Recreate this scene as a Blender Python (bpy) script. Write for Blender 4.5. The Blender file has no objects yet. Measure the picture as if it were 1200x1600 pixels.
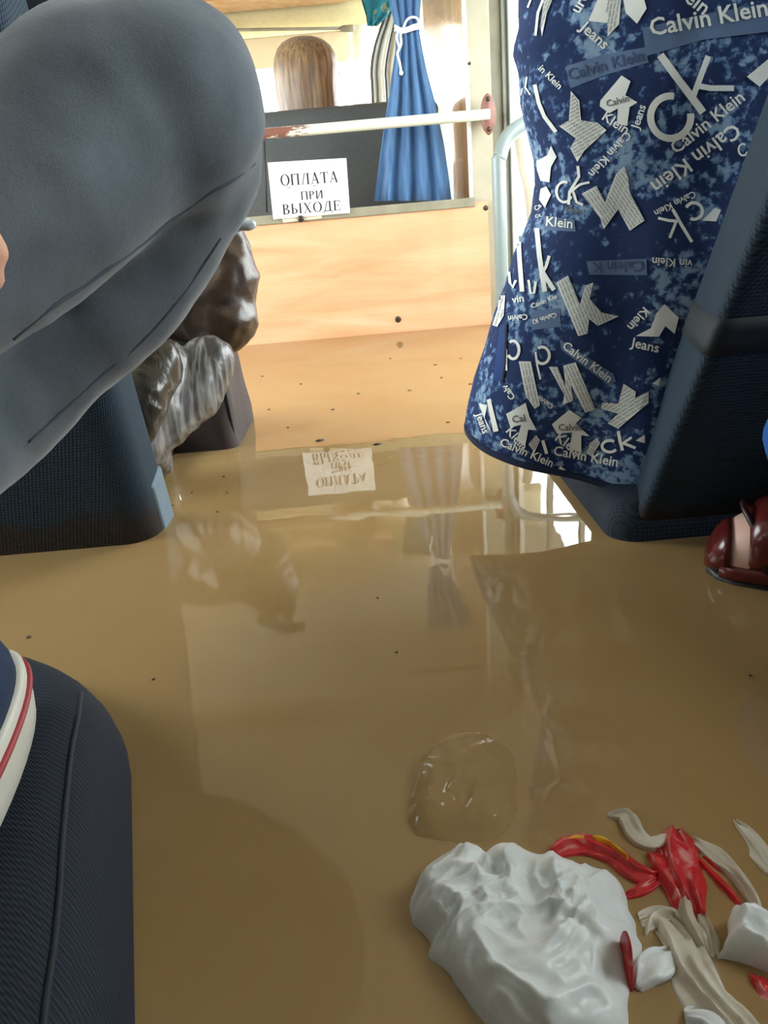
import bpy, bmesh, math, random
from mathutils import Vector, Matrix, noise
from mathutils.bvhtree import BVHTree

random.seed(7)
S = bpy.context.scene
COL = S.collection
PI = math.pi

# ------------------------------------------------------------------ camera
# water surface is z = 0, bus runs along +y, camera stands in the aisle
H, PITCH, ROLL, F = 0.32, math.radians(20.5), math.radians(5.0), 1232.0
CAM = Vector((0, 0, H))
_f = Vector((0, math.cos(PITCH), -math.sin(PITCH)))
_r0 = Vector((1, 0, 0)); _u0 = Vector((0, math.sin(PITCH), math.cos(PITCH)))
_R = _r0*math.cos(ROLL) - _u0*math.sin(ROLL)
_U = _r0*math.sin(ROLL) + _u0*math.cos(ROLL)
cam = bpy.data.cameras.new('camera'); camo = bpy.data.objects.new('camera', cam); COL.objects.link(camo)
cam.sensor_fit = 'VERTICAL'; cam.sensor_height = 24.0; cam.lens = 24.0*F/1600.0
cam.clip_start = 0.01; cam.clip_end = 200
camo.matrix_world = Matrix(((_R.x, _U.x, -_f.x, CAM.x), (_R.y, _U.y, -_f.y, CAM.y), (_R.z, _U.z, -_f.z, CAM.z), (0, 0, 0, 1)))
S.camera = camo

# ------------------------------------------------------------------ light
w = bpy.data.worlds.new('sky'); S.world = w; w.use_nodes = True
bg = w.node_tree.nodes['Background']
bg.inputs[0].default_value = (0.93, 0.97, 1.0, 1); bg.inputs[1].default_value = 15.5
S.view_settings.view_transform = 'Standard'; S.view_settings.look = 'None'
S.view_settings.gamma = 1.0; S.view_settings.exposure = 0.0
S.view_settings.use_curve_mapping = False

def portal(loc, rot, sx, sy):
    l = bpy.data.lights.new('window_portal', 'AREA'); l.shape = 'RECTANGLE'; l.size = sx; l.size_y = sy
    l.cycles.is_portal = True
    o = bpy.data.objects.new('window_portal', l); o.location = loc; o.rotation_euler = rot; COL.objects.link(o)
XL, XR, YB, YF, ZF, ZC = -1.12, 0.84, -1.6, 3.95, -0.45, 1.32
WZ0, WZ1 = 0.30, 1.08
portal((XL-0.06, 1.75, (WZ0+WZ1)/2), (0, -PI/2, 0), WZ1-WZ0, 3.4)
portal((XR+0.06, 1.16, (WZ0+WZ1)/2), (0, PI/2, 0), WZ1-WZ0, 2.2)
portal((-0.45, YF+0.1, 0.62), (PI/2, 0, 0), 1.4, 0.9)
portal((XR+0.08, 3.2, 0.5), (0, PI/2, 0), 1.5, 1.3)

# ------------------------------------------------------------------ pixel helpers (photo frame 1200 x 1600)
def ray(px, py): return _f + _R*((px-600)/F) + _U*((800-py)/F)
def PD(px, py, d): return CAM + ray(px, py)*d                       # at a camera depth
def PY(px, py, y): r = ray(px, py); return CAM + r*(y/r.y)           # on a cross-plane of the bus
def PX(px, py, x): r = ray(px, py); return CAM + r*(x/r.x)
def PZ(px, py, z=0.0): r = ray(px, py); return CAM + r*((z-H)/r.z)   # on a level
def PIX(p):
    v = p - CAM; d = v.dot(_f); return (600 + F*v.dot(_R)/d, 800 - F*v.dot(_U)/d, d)

# ------------------------------------------------------------------ materials
def lin(h):
    h = h.lstrip('#'); c = [int(h[i:i+2], 16)/255 for i in (0, 2, 4)]
    return tuple((x/12.92 if x <= 0.04045 else ((x+0.055)/1.055)**2.4) for x in c) + (1.0,)
M = {}
class NB:
    def __init__(s, name):
        m = bpy.data.materials.new(name); m.use_nodes = True; M[name] = m
        s.m = m; s.t = m.node_tree; s.n = s.t.nodes; s.l = s.t.links
        s.b = s.n['Principled BSDF']; s.out = s.n['Material Output']
    def add(s, t, **k):
        n = s.n.new(t)
        for a, v in k.items(): setattr(n, a, v)
        return n
    def link(s, a, b): s.l.new(a, b)
    def coord(s, scale=(1, 1, 1), kind='Object', rot=(0, 0, 0)):
        c = s.add('ShaderNodeTexCoord'); mp = s.add('ShaderNodeMapping')
        mp.inputs['Scale'].default_value = scale; mp.inputs['Rotation'].default_value = rot
        s.link(c.outputs[kind], mp.inputs['Vector']); return mp.outputs['Vector']
    def noise(s, vec, scale, detail=4, rough=0.5, dist=0):
        n = s.add('ShaderNodeTexNoise'); n.inputs['Scale'].default_value = scale
        n.inputs['Detail'].default_value = detail; n.inputs['Roughness'].default_value = rough
        n.inputs['Distortion'].default_value = dist
        if vec: s.link(vec, n.inputs['Vector'])
        return n.outputs['Fac']
    def ramp(s, fac, stops, interp='LINEAR'):
        r = s.add('ShaderNodeValToRGB'); r.color_ramp.interpolation = interp
        e = r.color_ramp.elements
        while len(e) < len(stops): e.new(0.5)
        for i, (p, c) in enumerate(stops):
            e[i].position = p; e[i].color = lin(c) if isinstance(c, str) else (c, c, c, 1)
        s.link(fac, r.inputs[0]); return r.outputs[0]
    def bump(s, h, strength, dist=0.002, target=None):
        b = s.add('ShaderNodeBump'); b.inputs['Strength'].default_value = strength; b.inputs['Distance'].default_value = dist
        s.link(h, b.inputs['Height']); s.link(b.outputs[0], (target or s.b.inputs['Normal'])); return b.outputs[0]
    def math(s, op, a, b=None):
        n = s.add('ShaderNodeMath', operation=op)
        for i, v in enumerate((a, b)):
            if v is None: continue
            if isinstance(v, (int, float)): n.inputs[i].default_value = v
            else: s.link(v, n.inputs[i])
        return n.outputs[0]
    def mix(s, fac, a, b, blend='MIX'):
        n = s.add('ShaderNodeMix', data_type='RGBA', blend_type=blend)
        if isinstance(fac, (int, float)): n.inputs['Factor'].default_value = fac
        else: s.link(fac, n.inputs['Factor'])
        for i, v in ((6, a), (7, b)):
            if isinstance(v, str): n.inputs[i].default_value = lin(v)
            else: s.link(v, n.inputs[i])
        return n.outputs[2]

def plain(name, col, rough=0.5, metal=0.0, var=0.08, nscale=30, bump=0.0, spec=0.5, scale=(1, 1, 1)):
    b = NB(name); v = b.coord(scale); n = b.noise(v, nscale, 5)
    c = lin(col); hi = tuple(min(1, x*(1+var)) for x in c[:3]); lo = tuple(x*(1-var) for x in c[:3])
    r = b.add('ShaderNodeValToRGB'); r.color_ramp.elements[0].color = lo+(1,); r.color_ramp.elements[1].color = hi+(1,)
    r.color_ramp.elements[0].position = .3; r.color_ramp.elements[1].position = .7
    b.link(n, r.inputs[0]); b.link(r.outputs[0], b.b.inputs['Base Color'])
    b.b.inputs['Roughness'].default_value = rough; b.b.inputs['Metallic'].default_value = metal
    b.b.inputs['Specular IOR Level'].default_value = spec
    if bump: b.bump(n, bump)
    return b

def mesh_fabric(name, c_lo, c_hi, k=900, wet=True, stren=0.6):
    """knitted seat mesh: crossed ribs with a soaked muddy rim above the water"""
    b = NB(name)
    g = b.add('ShaderNodeNewGeometry'); sp = b.add('ShaderNodeSeparateXYZ'); b.link(g.outputs['Position'], sp.inputs[0])
    x, y, z = sp.outputs
    s1 = b.math('ADD', b.math('ADD', x, b.math('MULTIPLY', y, .55)), z)
    s2 = b.math('SUBTRACT', b.math('ADD', x, b.math('MULTIPLY', y, 1.7)), z)
    a = b.math('SINE', b.math('MULTIPLY', s1, k)); c = b.math('SINE', b.math('MULTIPLY', s2, k))
    h = b.math('ADD', b.math('MULTIPLY', b.math('MULTIPLY', a, c), .5), .5)
    col = b.ramp(h, [(.15, c_lo), (.85, c_hi)])
    if wet:
        nz = b.noise(g.outputs['Position'], 14, 4)
        lvl = b.math('ADD', z, b.math('MULTIPLY', b.math('SUBTRACT', nz, .5), .07))
        f = b.ramp(b.math('MULTIPLY', lvl, 10), [(.22, 1.0), (.48, 0.0)])
        col = b.mix(f, col, '2c2520')
    b.link(col, b.b.inputs['Base Color']); b.b.inputs['Roughness'].default_value = .8
    b.b.inputs['Specular IOR Level'].default_value = .3
    b.bump(h, stren, .0012)
    return b

def wood(name, c0, c1, c2, rough=.35, sc=(1, 1, 9), coat=0.0):
    b = NB(name); v = b.coord(sc); n = b.noise(v, 2.2, 7, .6, .6); n2 = b.noise(b.coord((sc[0]*3, sc[1]*3, sc[2]*8)), 4, 6, .65)
    col = b.ramp(n, [(.25, c0), (.5, c1), (.75, c2)])
    col = b.mix(b.math('MULTIPLY', n2, .22), col, c0)
    b.link(col, b.b.inputs['Base Color']); b.b.inputs['Roughness'].default_value = rough
    b.b.inputs['Coat Weight'].default_value = coat; b.b.inputs['Coat Roughness'].default_value = .12
    return b

wood('laminate', 'cf946a', 'e0aa82', 'eac19c', .3, (1.0, 1.0, 7))
wood('cab_wood', 'a8764a', 'c08f60', 'd2a577', .22, (6, 6, .6), .6)
plain('cream_paint', 'b3ab95', .5, var=.1, nscale=12)
plain('grey_strip', '8d8f80', .45, var=.08)
plain('grey_wall', 'b9bcb6', .6, var=.05)
plain('ceiling_cloth', 'd8d6cc', .9, var=.04)
plain('floor_lino', '4a463f', .8)
plain('white_seal', 'f0f2ea', .4, var=.03)
plain('sill_metal', '8c8672', .45, var=.2, nscale=18)
plain('screw_metal', '4a3f36', .4, .7)
plain('rubber', '30322e', .6)
plain('pillar_white', 'd9dccf', .45, var=.04)
plain('visor_vinyl', 'd9cba6', .75, var=.03)
plain('header_vinyl', 'cfc598', .8, var=.05, nscale=60, bump=.2)
plain('handrail_grey', '85918f', .28, var=.05)
plain('paper', 'f4f4f2', .8, var=.02)
plain('ink', '2b2b33', .8)
plain('ink_grey', '77797c', .9)
plain('tape', 'd9d3b8', .3)
plain('black_vinyl', '4a4e4f', .55, var=.1, nscale=120, bump=.15)
plain('black_plastic', '1f2022', .4)
plain('cord_white', 'eceae4', .9, var=.04, nscale=200)
plain('skin', 'd8a488', .5, var=.08)
plain('toe_skin', 'e9bfae', .45, var=.05)
plain('navy_shirt', '20242e', .9, var=.2)
plain('pale_shirt', '6f7a80', .9, var=.1)
plain('trouser_blue', '1d5fb4', .85, var=.12)
plain('shoe_rubber', 'dcd9cb', .5, var=.05)
plain('shoe_red', 'a83238', .5)
plain('shoe_navy', '1c3150', .9, var=.25, nscale=60)
plain('leather', '5b1f1c', .22, var=.2, nscale=40, bump=.05)
plain('leather_edge', '33181a', .4)
plain('dark_sole', '1d201e', .5)
plain('piping_dark', '1c2530', .7)
plain('side_cloth', '6b7c88', .8, var=.08)
plain('strap_dark', '1b2228', .75)
plain('print_white', 'e6e8e2', .85, var=.04)
plain('print_slate', '5a6f8f', .9, var=.08)
plain('print_ink', '6b706e', .9)
plain('print_dim', '3d4f70', .9)
plain('pocket_blue', '1c3a72', .9)
plain('slit_dark', '10131a', .9)
plain('green_hedge', '7fa050', .9, var=.5, nscale=3)
plain('asphalt', '77756f', .9, var=.2)
mesh_fabric('seat_mesh', '141f2b', '2b4152', 800)
mesh_fabric('seat_mesh_dark', '131c27', '22303d', 800, wet=False)
mesh_fabric('cushion_mesh', '161b25', '29323f', 1300, wet=False, stren=.35)

b = NB('rail_paint')                                       # worn cream paint over brown primer
v = b.coord((1, 1, 1)); g = b.add('ShaderNodeNewGeometry'); sp = b.add('ShaderNodeSeparateXYZ'); b.link(g.outputs['Position'], sp.inputs[0])
n = b.noise(b.coord((.35, 1, 1)), 26, 6, .65)
wear = b.math('ADD', n, b.math('MULTIPLY', b.math('ADD', sp.outputs[0], .12), -1.1))
b.link(b.ramp(wear, [(.56, 'd3d6c6'), (.6, '7d5146')]), b.b.inputs['Base Color']); b.b.inputs['Roughness'].default_value = .35
plain('flange_brown', '8d6055', .5, var=.25, nscale=60)

b = NB('jeans')
v = b.coord(); n1 = b.noise(v, 900, 2); n2 = b.noise(v, 16, 4); n3 = b.noise(b.coord((1, 1, 1)), 45, 3)
col = b.ramp(b.math('ADD', b.math('MULTIPLY', n1, .35), b.math('MULTIPLY', n2, .65)), [(.3, '4a5056'), (.7, '697076')])
b.link(col, b.b.inputs['Base Color']); b.b.inputs['Roughness'].default_value = .95; b.b.inputs['Specular IOR Level'].default_value = .2
b.b.inputs['Sheen Weight'].default_value = .25
b.bump(b.math('ADD', b.math('MULTIPLY', n1, .3), n3), .25, .004)

b = NB('shorts_cloth')                                    # navy with pale blue speckled camouflage
v = b.coord(); n1 = b.noise(v, 20, 3, .5, .3); n2 = b.noise(v, 120, 3, .6, .2)
f = b.math('ADD', b.math('MULTIPLY', n1, .48), b.math('MULTIPLY', n2, .52))
b.link(b.ramp(f, [(.49, '24345a'), (.525, '30456e'), (.555, '5d7a9e'), (.60, '869fb8')]), b.b.inputs['Base Color'])
b.b.inputs['Roughness'].default_value = .9; b.b.inputs['Specular IOR Level'].default_value = .2
b.bump(b.noise(v, 420, 2), .15, .001)

b = NB('curtain_cloth'); v = b.coord((1, 1, .2)); n = b.noise(v, 60, 4)
b.link(b.ramp(n, [(.3, '365a86'), (.7, '5179a3')]), b.b.inputs['Base Color']); b.b.inputs['Roughness'].default_value = .85
b.b.inputs['Sheen Weight'].default_value = .2
b = NB('teal_cloth'); v = b.coord(); n = b.noise(v, 22, 2, .5, 1.0)
b.link(b.ramp(n, [(.52, '12616f'), (.58, '1f7f8f'), (.62, '8a7a3a'), (.7, '1a6c7c')]), b.b.inputs['Base Color']); b.b.inputs['Roughness'].default_value = .9

b = NB('hair'); v = b.coord((26, 26, 1.2)); n = b.noise(v, 5, 5, .6); n2 = b.noise(b.coord((1, 1, 1)), 9, 2)
b.link(b.ramp(b.math('ADD', b.math('MULTIPLY', n, .7), b.math('MULTIPLY', n2, .3)), [(.34, '523f30'), (.5, '7d6248'), (.66, 'ac8d64')]), b.b.inputs['Base Color'])
b.b.inputs['Roughness'].default_value = .38; b.bump(n, .5, .003)

def film(name, stops, rough, nscale, transl=0.0, alpha=1.0, bump=.4, stretch=(1, 1, 1), bdist=.003):
    b = NB(name); v = b.coord(stretch); n = b.noise(v, nscale, 5, .55, .8)
    b.link(b.ramp(n, stops), b.b.inputs['Base Color']); b.b.inputs['Roughness'].default_value = rough
    if transl: b.b.inputs['Subsurface Weight'].default_value = transl; b.b.inputs['Subsurface Radius'].default_value = (.006, .006, .006); b.b.inputs['Subsurface Scale'].default_value = 1.0
    b.b.inputs['Alpha'].default_value = alpha
    b.bump(n, bump, bdist); return b
film('bag_black', [(.3, '33261f'), (.7, '54402f')], .33, 22, bump=.5, bdist=.004)
film('bag_olive', [(.3, '2b2720'), (.7, '4a4234')], .25, 26, bump=.8, bdist=.005, stretch=(1, 1, .4))
film('bag_brown_cloth', [(.3, '2a2120'), (.7, '453836')], .7, 14, bump=.2)
film('bag_white', [(.3, 'dcdedb'), (.7, 'eceeea')], .38, 45, transl=.4, bump=.35, bdist=.002)
film('bag_red', [(.34, 'a81a1e'), (.58, 'cf2b2e'), (.68, 'd98f88')], .3, 55, bump=.4)
film('bag_yellow', [(.3, 'd29a12'), (.7, 'e6b32a')], .3, 40)
film('bag_tan', [(.3, 'b8ab93'), (.7, 'dcd3c2')], .3, 30, bump=.3)
film('bag_clear', [(.3, 'ae8c55'), (.7, 'c9a872')], .07, 18, alpha=.42, bump=.25)
film('bag_ochre', [(.3, '9a7a22'), (.7, 'b08a2c')], .3, 18)
film('wrap_silver', [(.3, '8c979e'), (.7, 'c3ccd0')], .2, 20)
film('mud_speck', [(.3, '3a2a18'), (.7, '5c4526')], .6, 40)

# striped grey plastic bag
b = NB('bag_striped'); v = b.coord((1, .3, .03), rot=(0, .35, 0)); wv = b.noise(v, 95, 2, .4)
b.link(b.ramp(wv, [(.4, '4e4a48'), (.5, '8a8682'), (.6, '443e3b')]), b.b.inputs['Base Color']); b.b.inputs['Roughness'].default_value = .3
b.bump(b.noise(b.coord(), 40, 4), .4, .004)

def glass(name, tint, gl=.06):
    b = NB(name); t = b.add('ShaderNodeBsdfTransparent'); t.inputs[0].default_value = tint
    g = b.add('ShaderNodeBsdfGlossy'); g.inputs['Roughness'].default_value = .02; mx = b.add('ShaderNodeMixShader'); mx.inputs[0].default_value = gl
    b.link(t.outputs[0], mx.inputs[1]); b.link(g.outputs[0], mx.inputs[2]); b.link(mx.outputs[0], b.out.inputs['Surface']); b.n.remove(b.b)
glass('window_glass', (.94, .96, .95, 1))

def water(name, transp, gloss=True):
    b = NB(name); b.n.remove(b.b)
    g = b.add('ShaderNodeNewGeometry')
    n1 = b.noise(g.outputs['Position'], 3.5, 3, .5, .8); n0 = b.noise(g.outputs['Position'], 11, 2)
    d = b.add('ShaderNodeBsdfDiffuse'); n2 = b.noise(g.outputs['Position'], 5, 5, .6)
    b.link(b.ramp(n2, [(.3, 'c39d66'), (.7, 'cba872')]), d.inputs['Color'])
    t = b.add('ShaderNodeBsdfTransparent'); t.inputs[0].default_value = (.93, .86, .72, 1)
    m1 = b.add('ShaderNodeMixShader'); m1.inputs[0].default_value = transp
    b.link(d.outputs[0], m1.inputs[1]); b.link(t.outputs[0], m1.inputs[2])
    if not gloss: b.link(m1.outputs[0], b.out.inputs['Surface']); return
    bm_ = b.add('ShaderNodeBump'); bm_.inputs['Strength'].default_value = .035; bm_.inputs['Distance'].default_value = .02
    b.link(b.math('ADD', n1, b.math('MULTIPLY', n0, .12)), bm_.inputs['Height'])
    fr = b.add('ShaderNodeFresnel'); fr.inputs['IOR'].default_value = 1.45; b.link(bm_.outputs[0], fr.inputs['Normal'])
    gl = b.add('ShaderNodeBsdfGlossy'); gl.inputs['Roughness'].default_value = .015; b.link(bm_.outputs[0], gl.inputs['Normal'])
    m2 = b.add('ShaderNodeMixShader'); b.link(fr.outputs[0], m2.inputs[0]); b.link(m1.outputs[0], m2.inputs[1]); b.link(gl.outputs[0], m2.inputs[2])
    b.link(m2.outputs[0], b.out.inputs['Surface'])
water('flood_surface', .45); water('flood_silt', .5, False); water('flood_deep', 0.0, False)

# ------------------------------------------------------------------ object helpers
def link(name, me, mat=None, parent=None):
    o = bpy.data.objects.new(name, me); COL.objects.link(o)
    if mat: me.materials.clear(); me.materials.append(M[mat])
    if parent:
        o.parent = parent; o.matrix_parent_inverse = Matrix.Translation(-parent.location)
    return o
def frombm(name, bm, mat=None, parent=None, smooth=True):
    bmesh.ops.recalc_face_normals(bm, faces=bm.faces)
    me = bpy.data.meshes.new(name); bm.to_mesh(me); bm.free()
    if smooth:
        for p in me.polygons: p.use_smooth = True
    return link(name, me, mat, parent)
def thing(name, label, cat, loc=(0, 0, 0), group=None):
    o = bpy.data.objects.new(name, None); COL.objects.link(o); o.location = loc; o.empty_display_size = .05
    return tag(o, label, cat, group)
def tag(o, label, cat, group=None):
    o['label'] = label; o['category'] = cat
    if group: o['group'] = group
    return o
def struct(o, label=None):
    o['kind'] = 'structure'
    if label: o['label'] = label
    return o
def rbox_bm(sx, sy, sz, bev=0.005, seg=3, mat=None):
    bm = bmesh.new(); bmesh.ops.create_cube(bm, size=1); bmesh.ops.scale(bm, vec=(sx, sy, sz), verts=bm.verts)
    if bev > 0: bmesh.ops.bevel(bm, geom=list(bm.edges), offset=bev, segments=seg, profile=.5, affect='EDGES')
    if mat is not None: bmesh.ops.transform(bm, matrix=mat, verts=bm.verts)
    return bm
def rbox(name, c, size, mat, parent=None, bev=.004, rot=None, seg=3):
    m = Matrix.Translation(c)
    if rot is not None: m = m @ rot
    o = frombm(name, rbox_bm(*size, bev, seg, m), mat, parent, smooth=False)
    for p in o.data.polygons: p.use_smooth = bev > .006
    return o
def span(name, a, b_, mat, parent=None, bev=.0):           # axis aligned box from corner to corner
    a = Vector(a); b_ = Vector(b_)
    return rbox(name, (a+b_)/2, tuple(abs(x) for x in (b_-a)), mat, parent, bev)
def catmull(pts, n=8):
    P = [Vector(p) for p in pts]; out = []
    for i in range(len(P)-1):
        p0 = P[max(i-1, 0)]; p1 = P[i]; p2 = P[i+1]; p3 = P[min(i+2, len(P)-1)]
        for k in range(n):
            t = k/n
            out.append(.5*((2*p1) + (p2-p0)*t + (2*p0-5*p1+4*p2-p3)*t*t + (3*p1-p0-3*p2+p3)*t**3))
    out.append(P[-1]); return out
def tube_bm(pts, r, n=12, bm=None, rs=None, flat=None):
    bm = bm or bmesh.new(); rings = []; prev = None
    for i, p in enumerate(pts):
        d = (pts[min(i+1, len(pts)-1)]-pts[max(i-1, 0)]).normalized()
        if prev is None:
            a = d.cross(Vector((0, 0, 1)));  a = a if a.length > 1e-4 else d.cross(Vector((1, 0, 0)))
        else: a = prev - d*prev.dot(d)
        a.normalize(); prev = a; c = d.cross(a); rr = rs[i] if rs else r
        fl = flat or 1.0
        rings.append([bm.verts.new(p + a*rr*math.cos(2*PI*k/n) + c*rr*fl*math.sin(2*PI*k/n)) for k in range(n)])
    for i in range(len(rings)-1):
        for k in range(n): bm.faces.new((rings[i][k], rings[i][(k+1) % n], rings[i+1][(k+1) % n], rings[i+1][k]))
    bm.faces.new(rings[0]); bm.faces.new(rings[-1][::-1]); return bm
def tube(name, pts, r, mat, parent=None, n=12, rs=None, sm=None, flat=None):
    pts = [Vector(p) for p in pts]
    if sm: pts = catmull(pts, sm)
    return frombm(name, tube_bm(pts, r, n, None, rs, flat), mat, parent)
def loft(rings, cap0=True, cap1=True, bm=None):
    bm = bm or bmesh.new(); R = [[bm.verts.new(p) for p in r] for r in rings]; n = len(R[0])
    for i in range(len(R)-1):
        for k in range(n): bm.faces.new((R[i][k], R[i][(k+1) % n], R[i+1][(k+1) % n], R[i+1][k]))
    def cap(r, flip):
        c = bm.verts.new(sum((v.co for v in r), Vector())/n)
        for k in range(n):
            f = (r[k], r[(k+1) % n], c); bm.faces.new(f[::-1] if flip else f)
    if cap0: cap(R[0], True)
    if cap1: cap(R[-1], False)
    return bm
def blob_mesh(balls, voxel, smooth=6):
    """balls: list of chains; chain = list of (pos, radius[, scale-vec]); gives one continuous skin"""
    bm = bmesh.new()
    for ch in balls:
        pts = []
        for i, c in enumerate(ch):
            p, r = Vector(c[0]), c[1]; sc = Vector(c[2]) if len(c) > 2 else Vector((1, 1, 1)); pts.append((p, r, sc))
        full = []
        for i in range(len(pts)-1):
            p, r, sc = pts[i]; q, t, sd = pts[i+1]; n = max(1, int((q-p).length/(min(r, t)*.35)))
            full += [(p.lerp(q, k/n), r+(t-r)*k/n, sc.lerp(sd, k/n)) for k in range(n)]
        full.append(pts[-1])
        for p, r, sc in full:
            m = Matrix.Translation(p) @ Matrix.Diagonal((r*sc.x, r*sc.y, r*sc.z, 1))
            bmesh.ops.create_icosphere(bm, subdivisions=3, radius=1, matrix=m)
    me = bpy.data.meshes.new('t'); bm.to_mesh(me); bm.free()
    o = bpy.data.objects.new('t', me); COL.objects.link(o)
    rm = o.modifiers.new('r', 'REMESH'); rm.mode = 'VOXEL'; rm.voxel_size = voxel; rm.use_smooth_shade = True
    if smooth: sm = o.modifiers.new('s', 'SMOOTH'); sm.iterations = smooth; sm.factor = .5
    dg = bpy.context.evaluated_depsgraph_get()
    out = bpy.data.meshes.new_from_object(o.evaluated_get(dg)); bpy.data.objects.remove(o); bpy.data.meshes.remove(me)
    for p in out.polygons: p.use_smooth = True
    return out
def blob(name, balls, voxel, mat, parent=None, smooth=6, disp=None):
    me = blob_mesh(balls, voxel, smooth)
    if disp:
        ns = [v.normal.copy() for v in me.vertices]
        for v, nn in zip(me.vertices, ns): v.co = v.co + nn*disp(v.co)
    return link(name, me, mat, parent)
def rrect(cx, cy, hx, hy, r, n=8):
    r = min(r, hx, hy); out = []
    for (sx, sy, a0) in ((1, 1, 0), (-1, 1, PI/2), (-1, -1, PI), (1, -1, 1.5*PI)):
        for k in range(n+1):
            a = a0 + PI/2*k/n; out.append((cx + sx*(hx-r) + r*math.cos(a), cy + sy*(hy-r) + r*math.sin(a)))
    return out
def cushion(name, c, size, rp, rt, mat, parent, m=None, puff=.012, seg=7):
    """rounded upholstered block; c = centre of the base"""
    sx, sy, sz = size; rings = []
    levels = [(0, rt*.6)] + [(rt*.6*(1-math.cos(PI/2*k/3)), rt*.6*(1-math.sin(PI/2*k/3))) for k in range(1, 4)]
    levels += [(sz-rt+rt*math.sin(PI/2*k/seg), rt*(1-math.cos(PI/2*k/seg))) for k in range(seg+1)]
    for z, ins in levels: rings.append([Vector((x, y, z)) for x, y in rrect(0, 0, sx/2-ins, sy/2-ins, max(rp-ins, .004))])
    last = rings[-1]
    for s, up in ((.8, .5), (.55, .85), (.25, 1.0)): rings.append([Vector((p.x*s, p.y*s, sz+puff*up)) for p in last])
    bm = loft(rings); mm = Matrix.Translation(c)
    if m is not None: mm = mm @ m
    bmesh.ops.transform(bm, matrix=mm, verts=bm.verts)
    return frombm(name, bm, mat, parent)
def disc_screw(name, p, r, parent, ny=-1, mat='screw_metal'):
    bm = bmesh.new(); rings = []
    for rr, d in ((r, 0), (r, .0015), (r*.8, .003), (r*.3, .0034)):
        rings.append([Vector((p[0]+rr*math.cos(2*PI*k/14), p[1]+ny*d, p[2]+rr*math.sin(2*PI*k/14))) for k in range(14)])
    loft(rings, bm=bm); return frombm(name, bm, mat, parent)

# ================================================================== SETTING
yP = PZ(565, 524).y                                     # distance of the partition from its waterline
struct(span('floor', (XL, YB, ZF-.05), (XR, YF+.3, ZF), 'floor_lino'), 'dark bus floor under the flood water')
struct(span('ceiling', (XL-.06, YB, ZC), (XR+.06, YF+.3, ZC+.05), 'ceiling_cloth'), 'pale bus ceiling')
struct(span('wall_back', (XL, YB-.05, ZF), (XR, YB, ZC), 'grey_wall'), 'grey rear wall of the bus')

def side_wall(name, x, s, y0, y1, wins, lab, z0=WZ0, z1=WZ1):
    r = bpy.data.objects.new(name, None); COL.objects.link(r); struct(r, lab); r.location = (x, 0, ZF)
    xa, xb = (x, x+s*.05)
    span('lower_panel', (xa, y0, ZF), (xb, y1, z0), 'grey_wall', r); span('upper_panel', (xa, y0, z1), (xb, y1, ZC), 'grey_wall', r)
    e = [y0] + [q for wn in wins for q in wn] + [y1]
    for i in range(0, len(e), 2):
        if e[i+1]-e[i] > .01: span('window_post', (xa, e[i], z0), (xb, e[i+1], z1), 'grey_wall', r)
    return r
lw = side_wall('wall_left', XL, -1, YB, YF, [(.12, .9), (1.0, 2.2), (2.6, 3.4)], 'grey left wall of the bus with window openings')
rw = side_wall('wall_right', XR, 1, YB, 2.55, [(.12, .9), (1.0, 2.2)], 'grey right wall of the bus with window openings')
wn = 0
for x, s, spans in ((XL, -1, [(.12, .9), (1.0, 2.2), (2.6, 3.4)]), (XR, 1, [(.12, .9), (1.0, 2.2)])):
    for a, c in spans:
        wn += 1
        r = bpy.data.objects.new(f'window_{wn}', None); COL.objects.link(r); struct(r, 'side window of the bus'); r.location = (x+s*.025, (a+c)/2, WZ0)
        span('pane', (x+s*.02, a, WZ0), (x+s*.025, c, WZ1), 'window_glass', r)
        xx = x-s*.004
        tube('rubber_seal', [(xx, a, WZ0), (xx, c, WZ0), (xx, c, WZ1), (xx, a, WZ1), (xx, a, WZ0)], .009, 'rubber', r, 8)

# entrance well in front right: folding door with tall panes lets in the day
yD = 3.15
r = bpy.data.objects.new('door_1', None); COL.objects.link(r); struct(r, 'glazed entrance door with grey frame beside the end post'); r.location = (.62, yD, ZF)
xd0 = PY(806, 250, yD).x; xd1 = XR+.02
span('door_stile', (xd0-.03, yD-.02, ZF), (xd0, yD+.02, ZC), 'white_seal', r)
span('pane', (xd0, yD-.004, -.02), (xd1, yD+.004, ZC-.06), 'window_glass', r)
span('door_stile', (xd0+.105, yD-.02, ZF), (xd0+.125, yD+.02, ZC), 'grey_strip', r)
span('kick_panel', (xd0, yD-.015, ZF), (xd1, yD+.015, -.02), 'grey_strip', r)
span('door_stile', (xd1-.02, yD-.02, ZF), (xd1, yD+.02, ZC), 'grey_strip', r)
span('jamb', (XR-.02, 2.55, ZF), (XR+.05, 2.62, ZC), 'grey_strip', r)

# ground and hedge outside, seen only through the glass
go = struct(span('ground_outside', (-14, -6, -1.15), (14, 30, -1.05), 'asphalt'), 'pale street outside the bus')

# flood water ------------------------------------------------------
r = thing('flood_water', 'still muddy brown flood water filling the bus aisle', 'water', (0, 1, 0)); r['kind'] = 'stuff'
for nm, z, mt in (('water_surface', 0, 'flood_surface'), ('silt_layer', -.008, 'flood_silt'), ('silt_layer', -.018, 'flood_silt'), ('silt_bed', -.032, 'flood_deep')):
    bm = bmesh.new(); vs = [bm.verts.new(p) for p in ((XL, YB, z), (XR, YB, z), (XR, YF-.03, z), (XL, YF-.03, z))]; bm.faces.new(vs)
    o = frombm(nm, bm, mt, r); o['kind'] = 'stuff'

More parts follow.
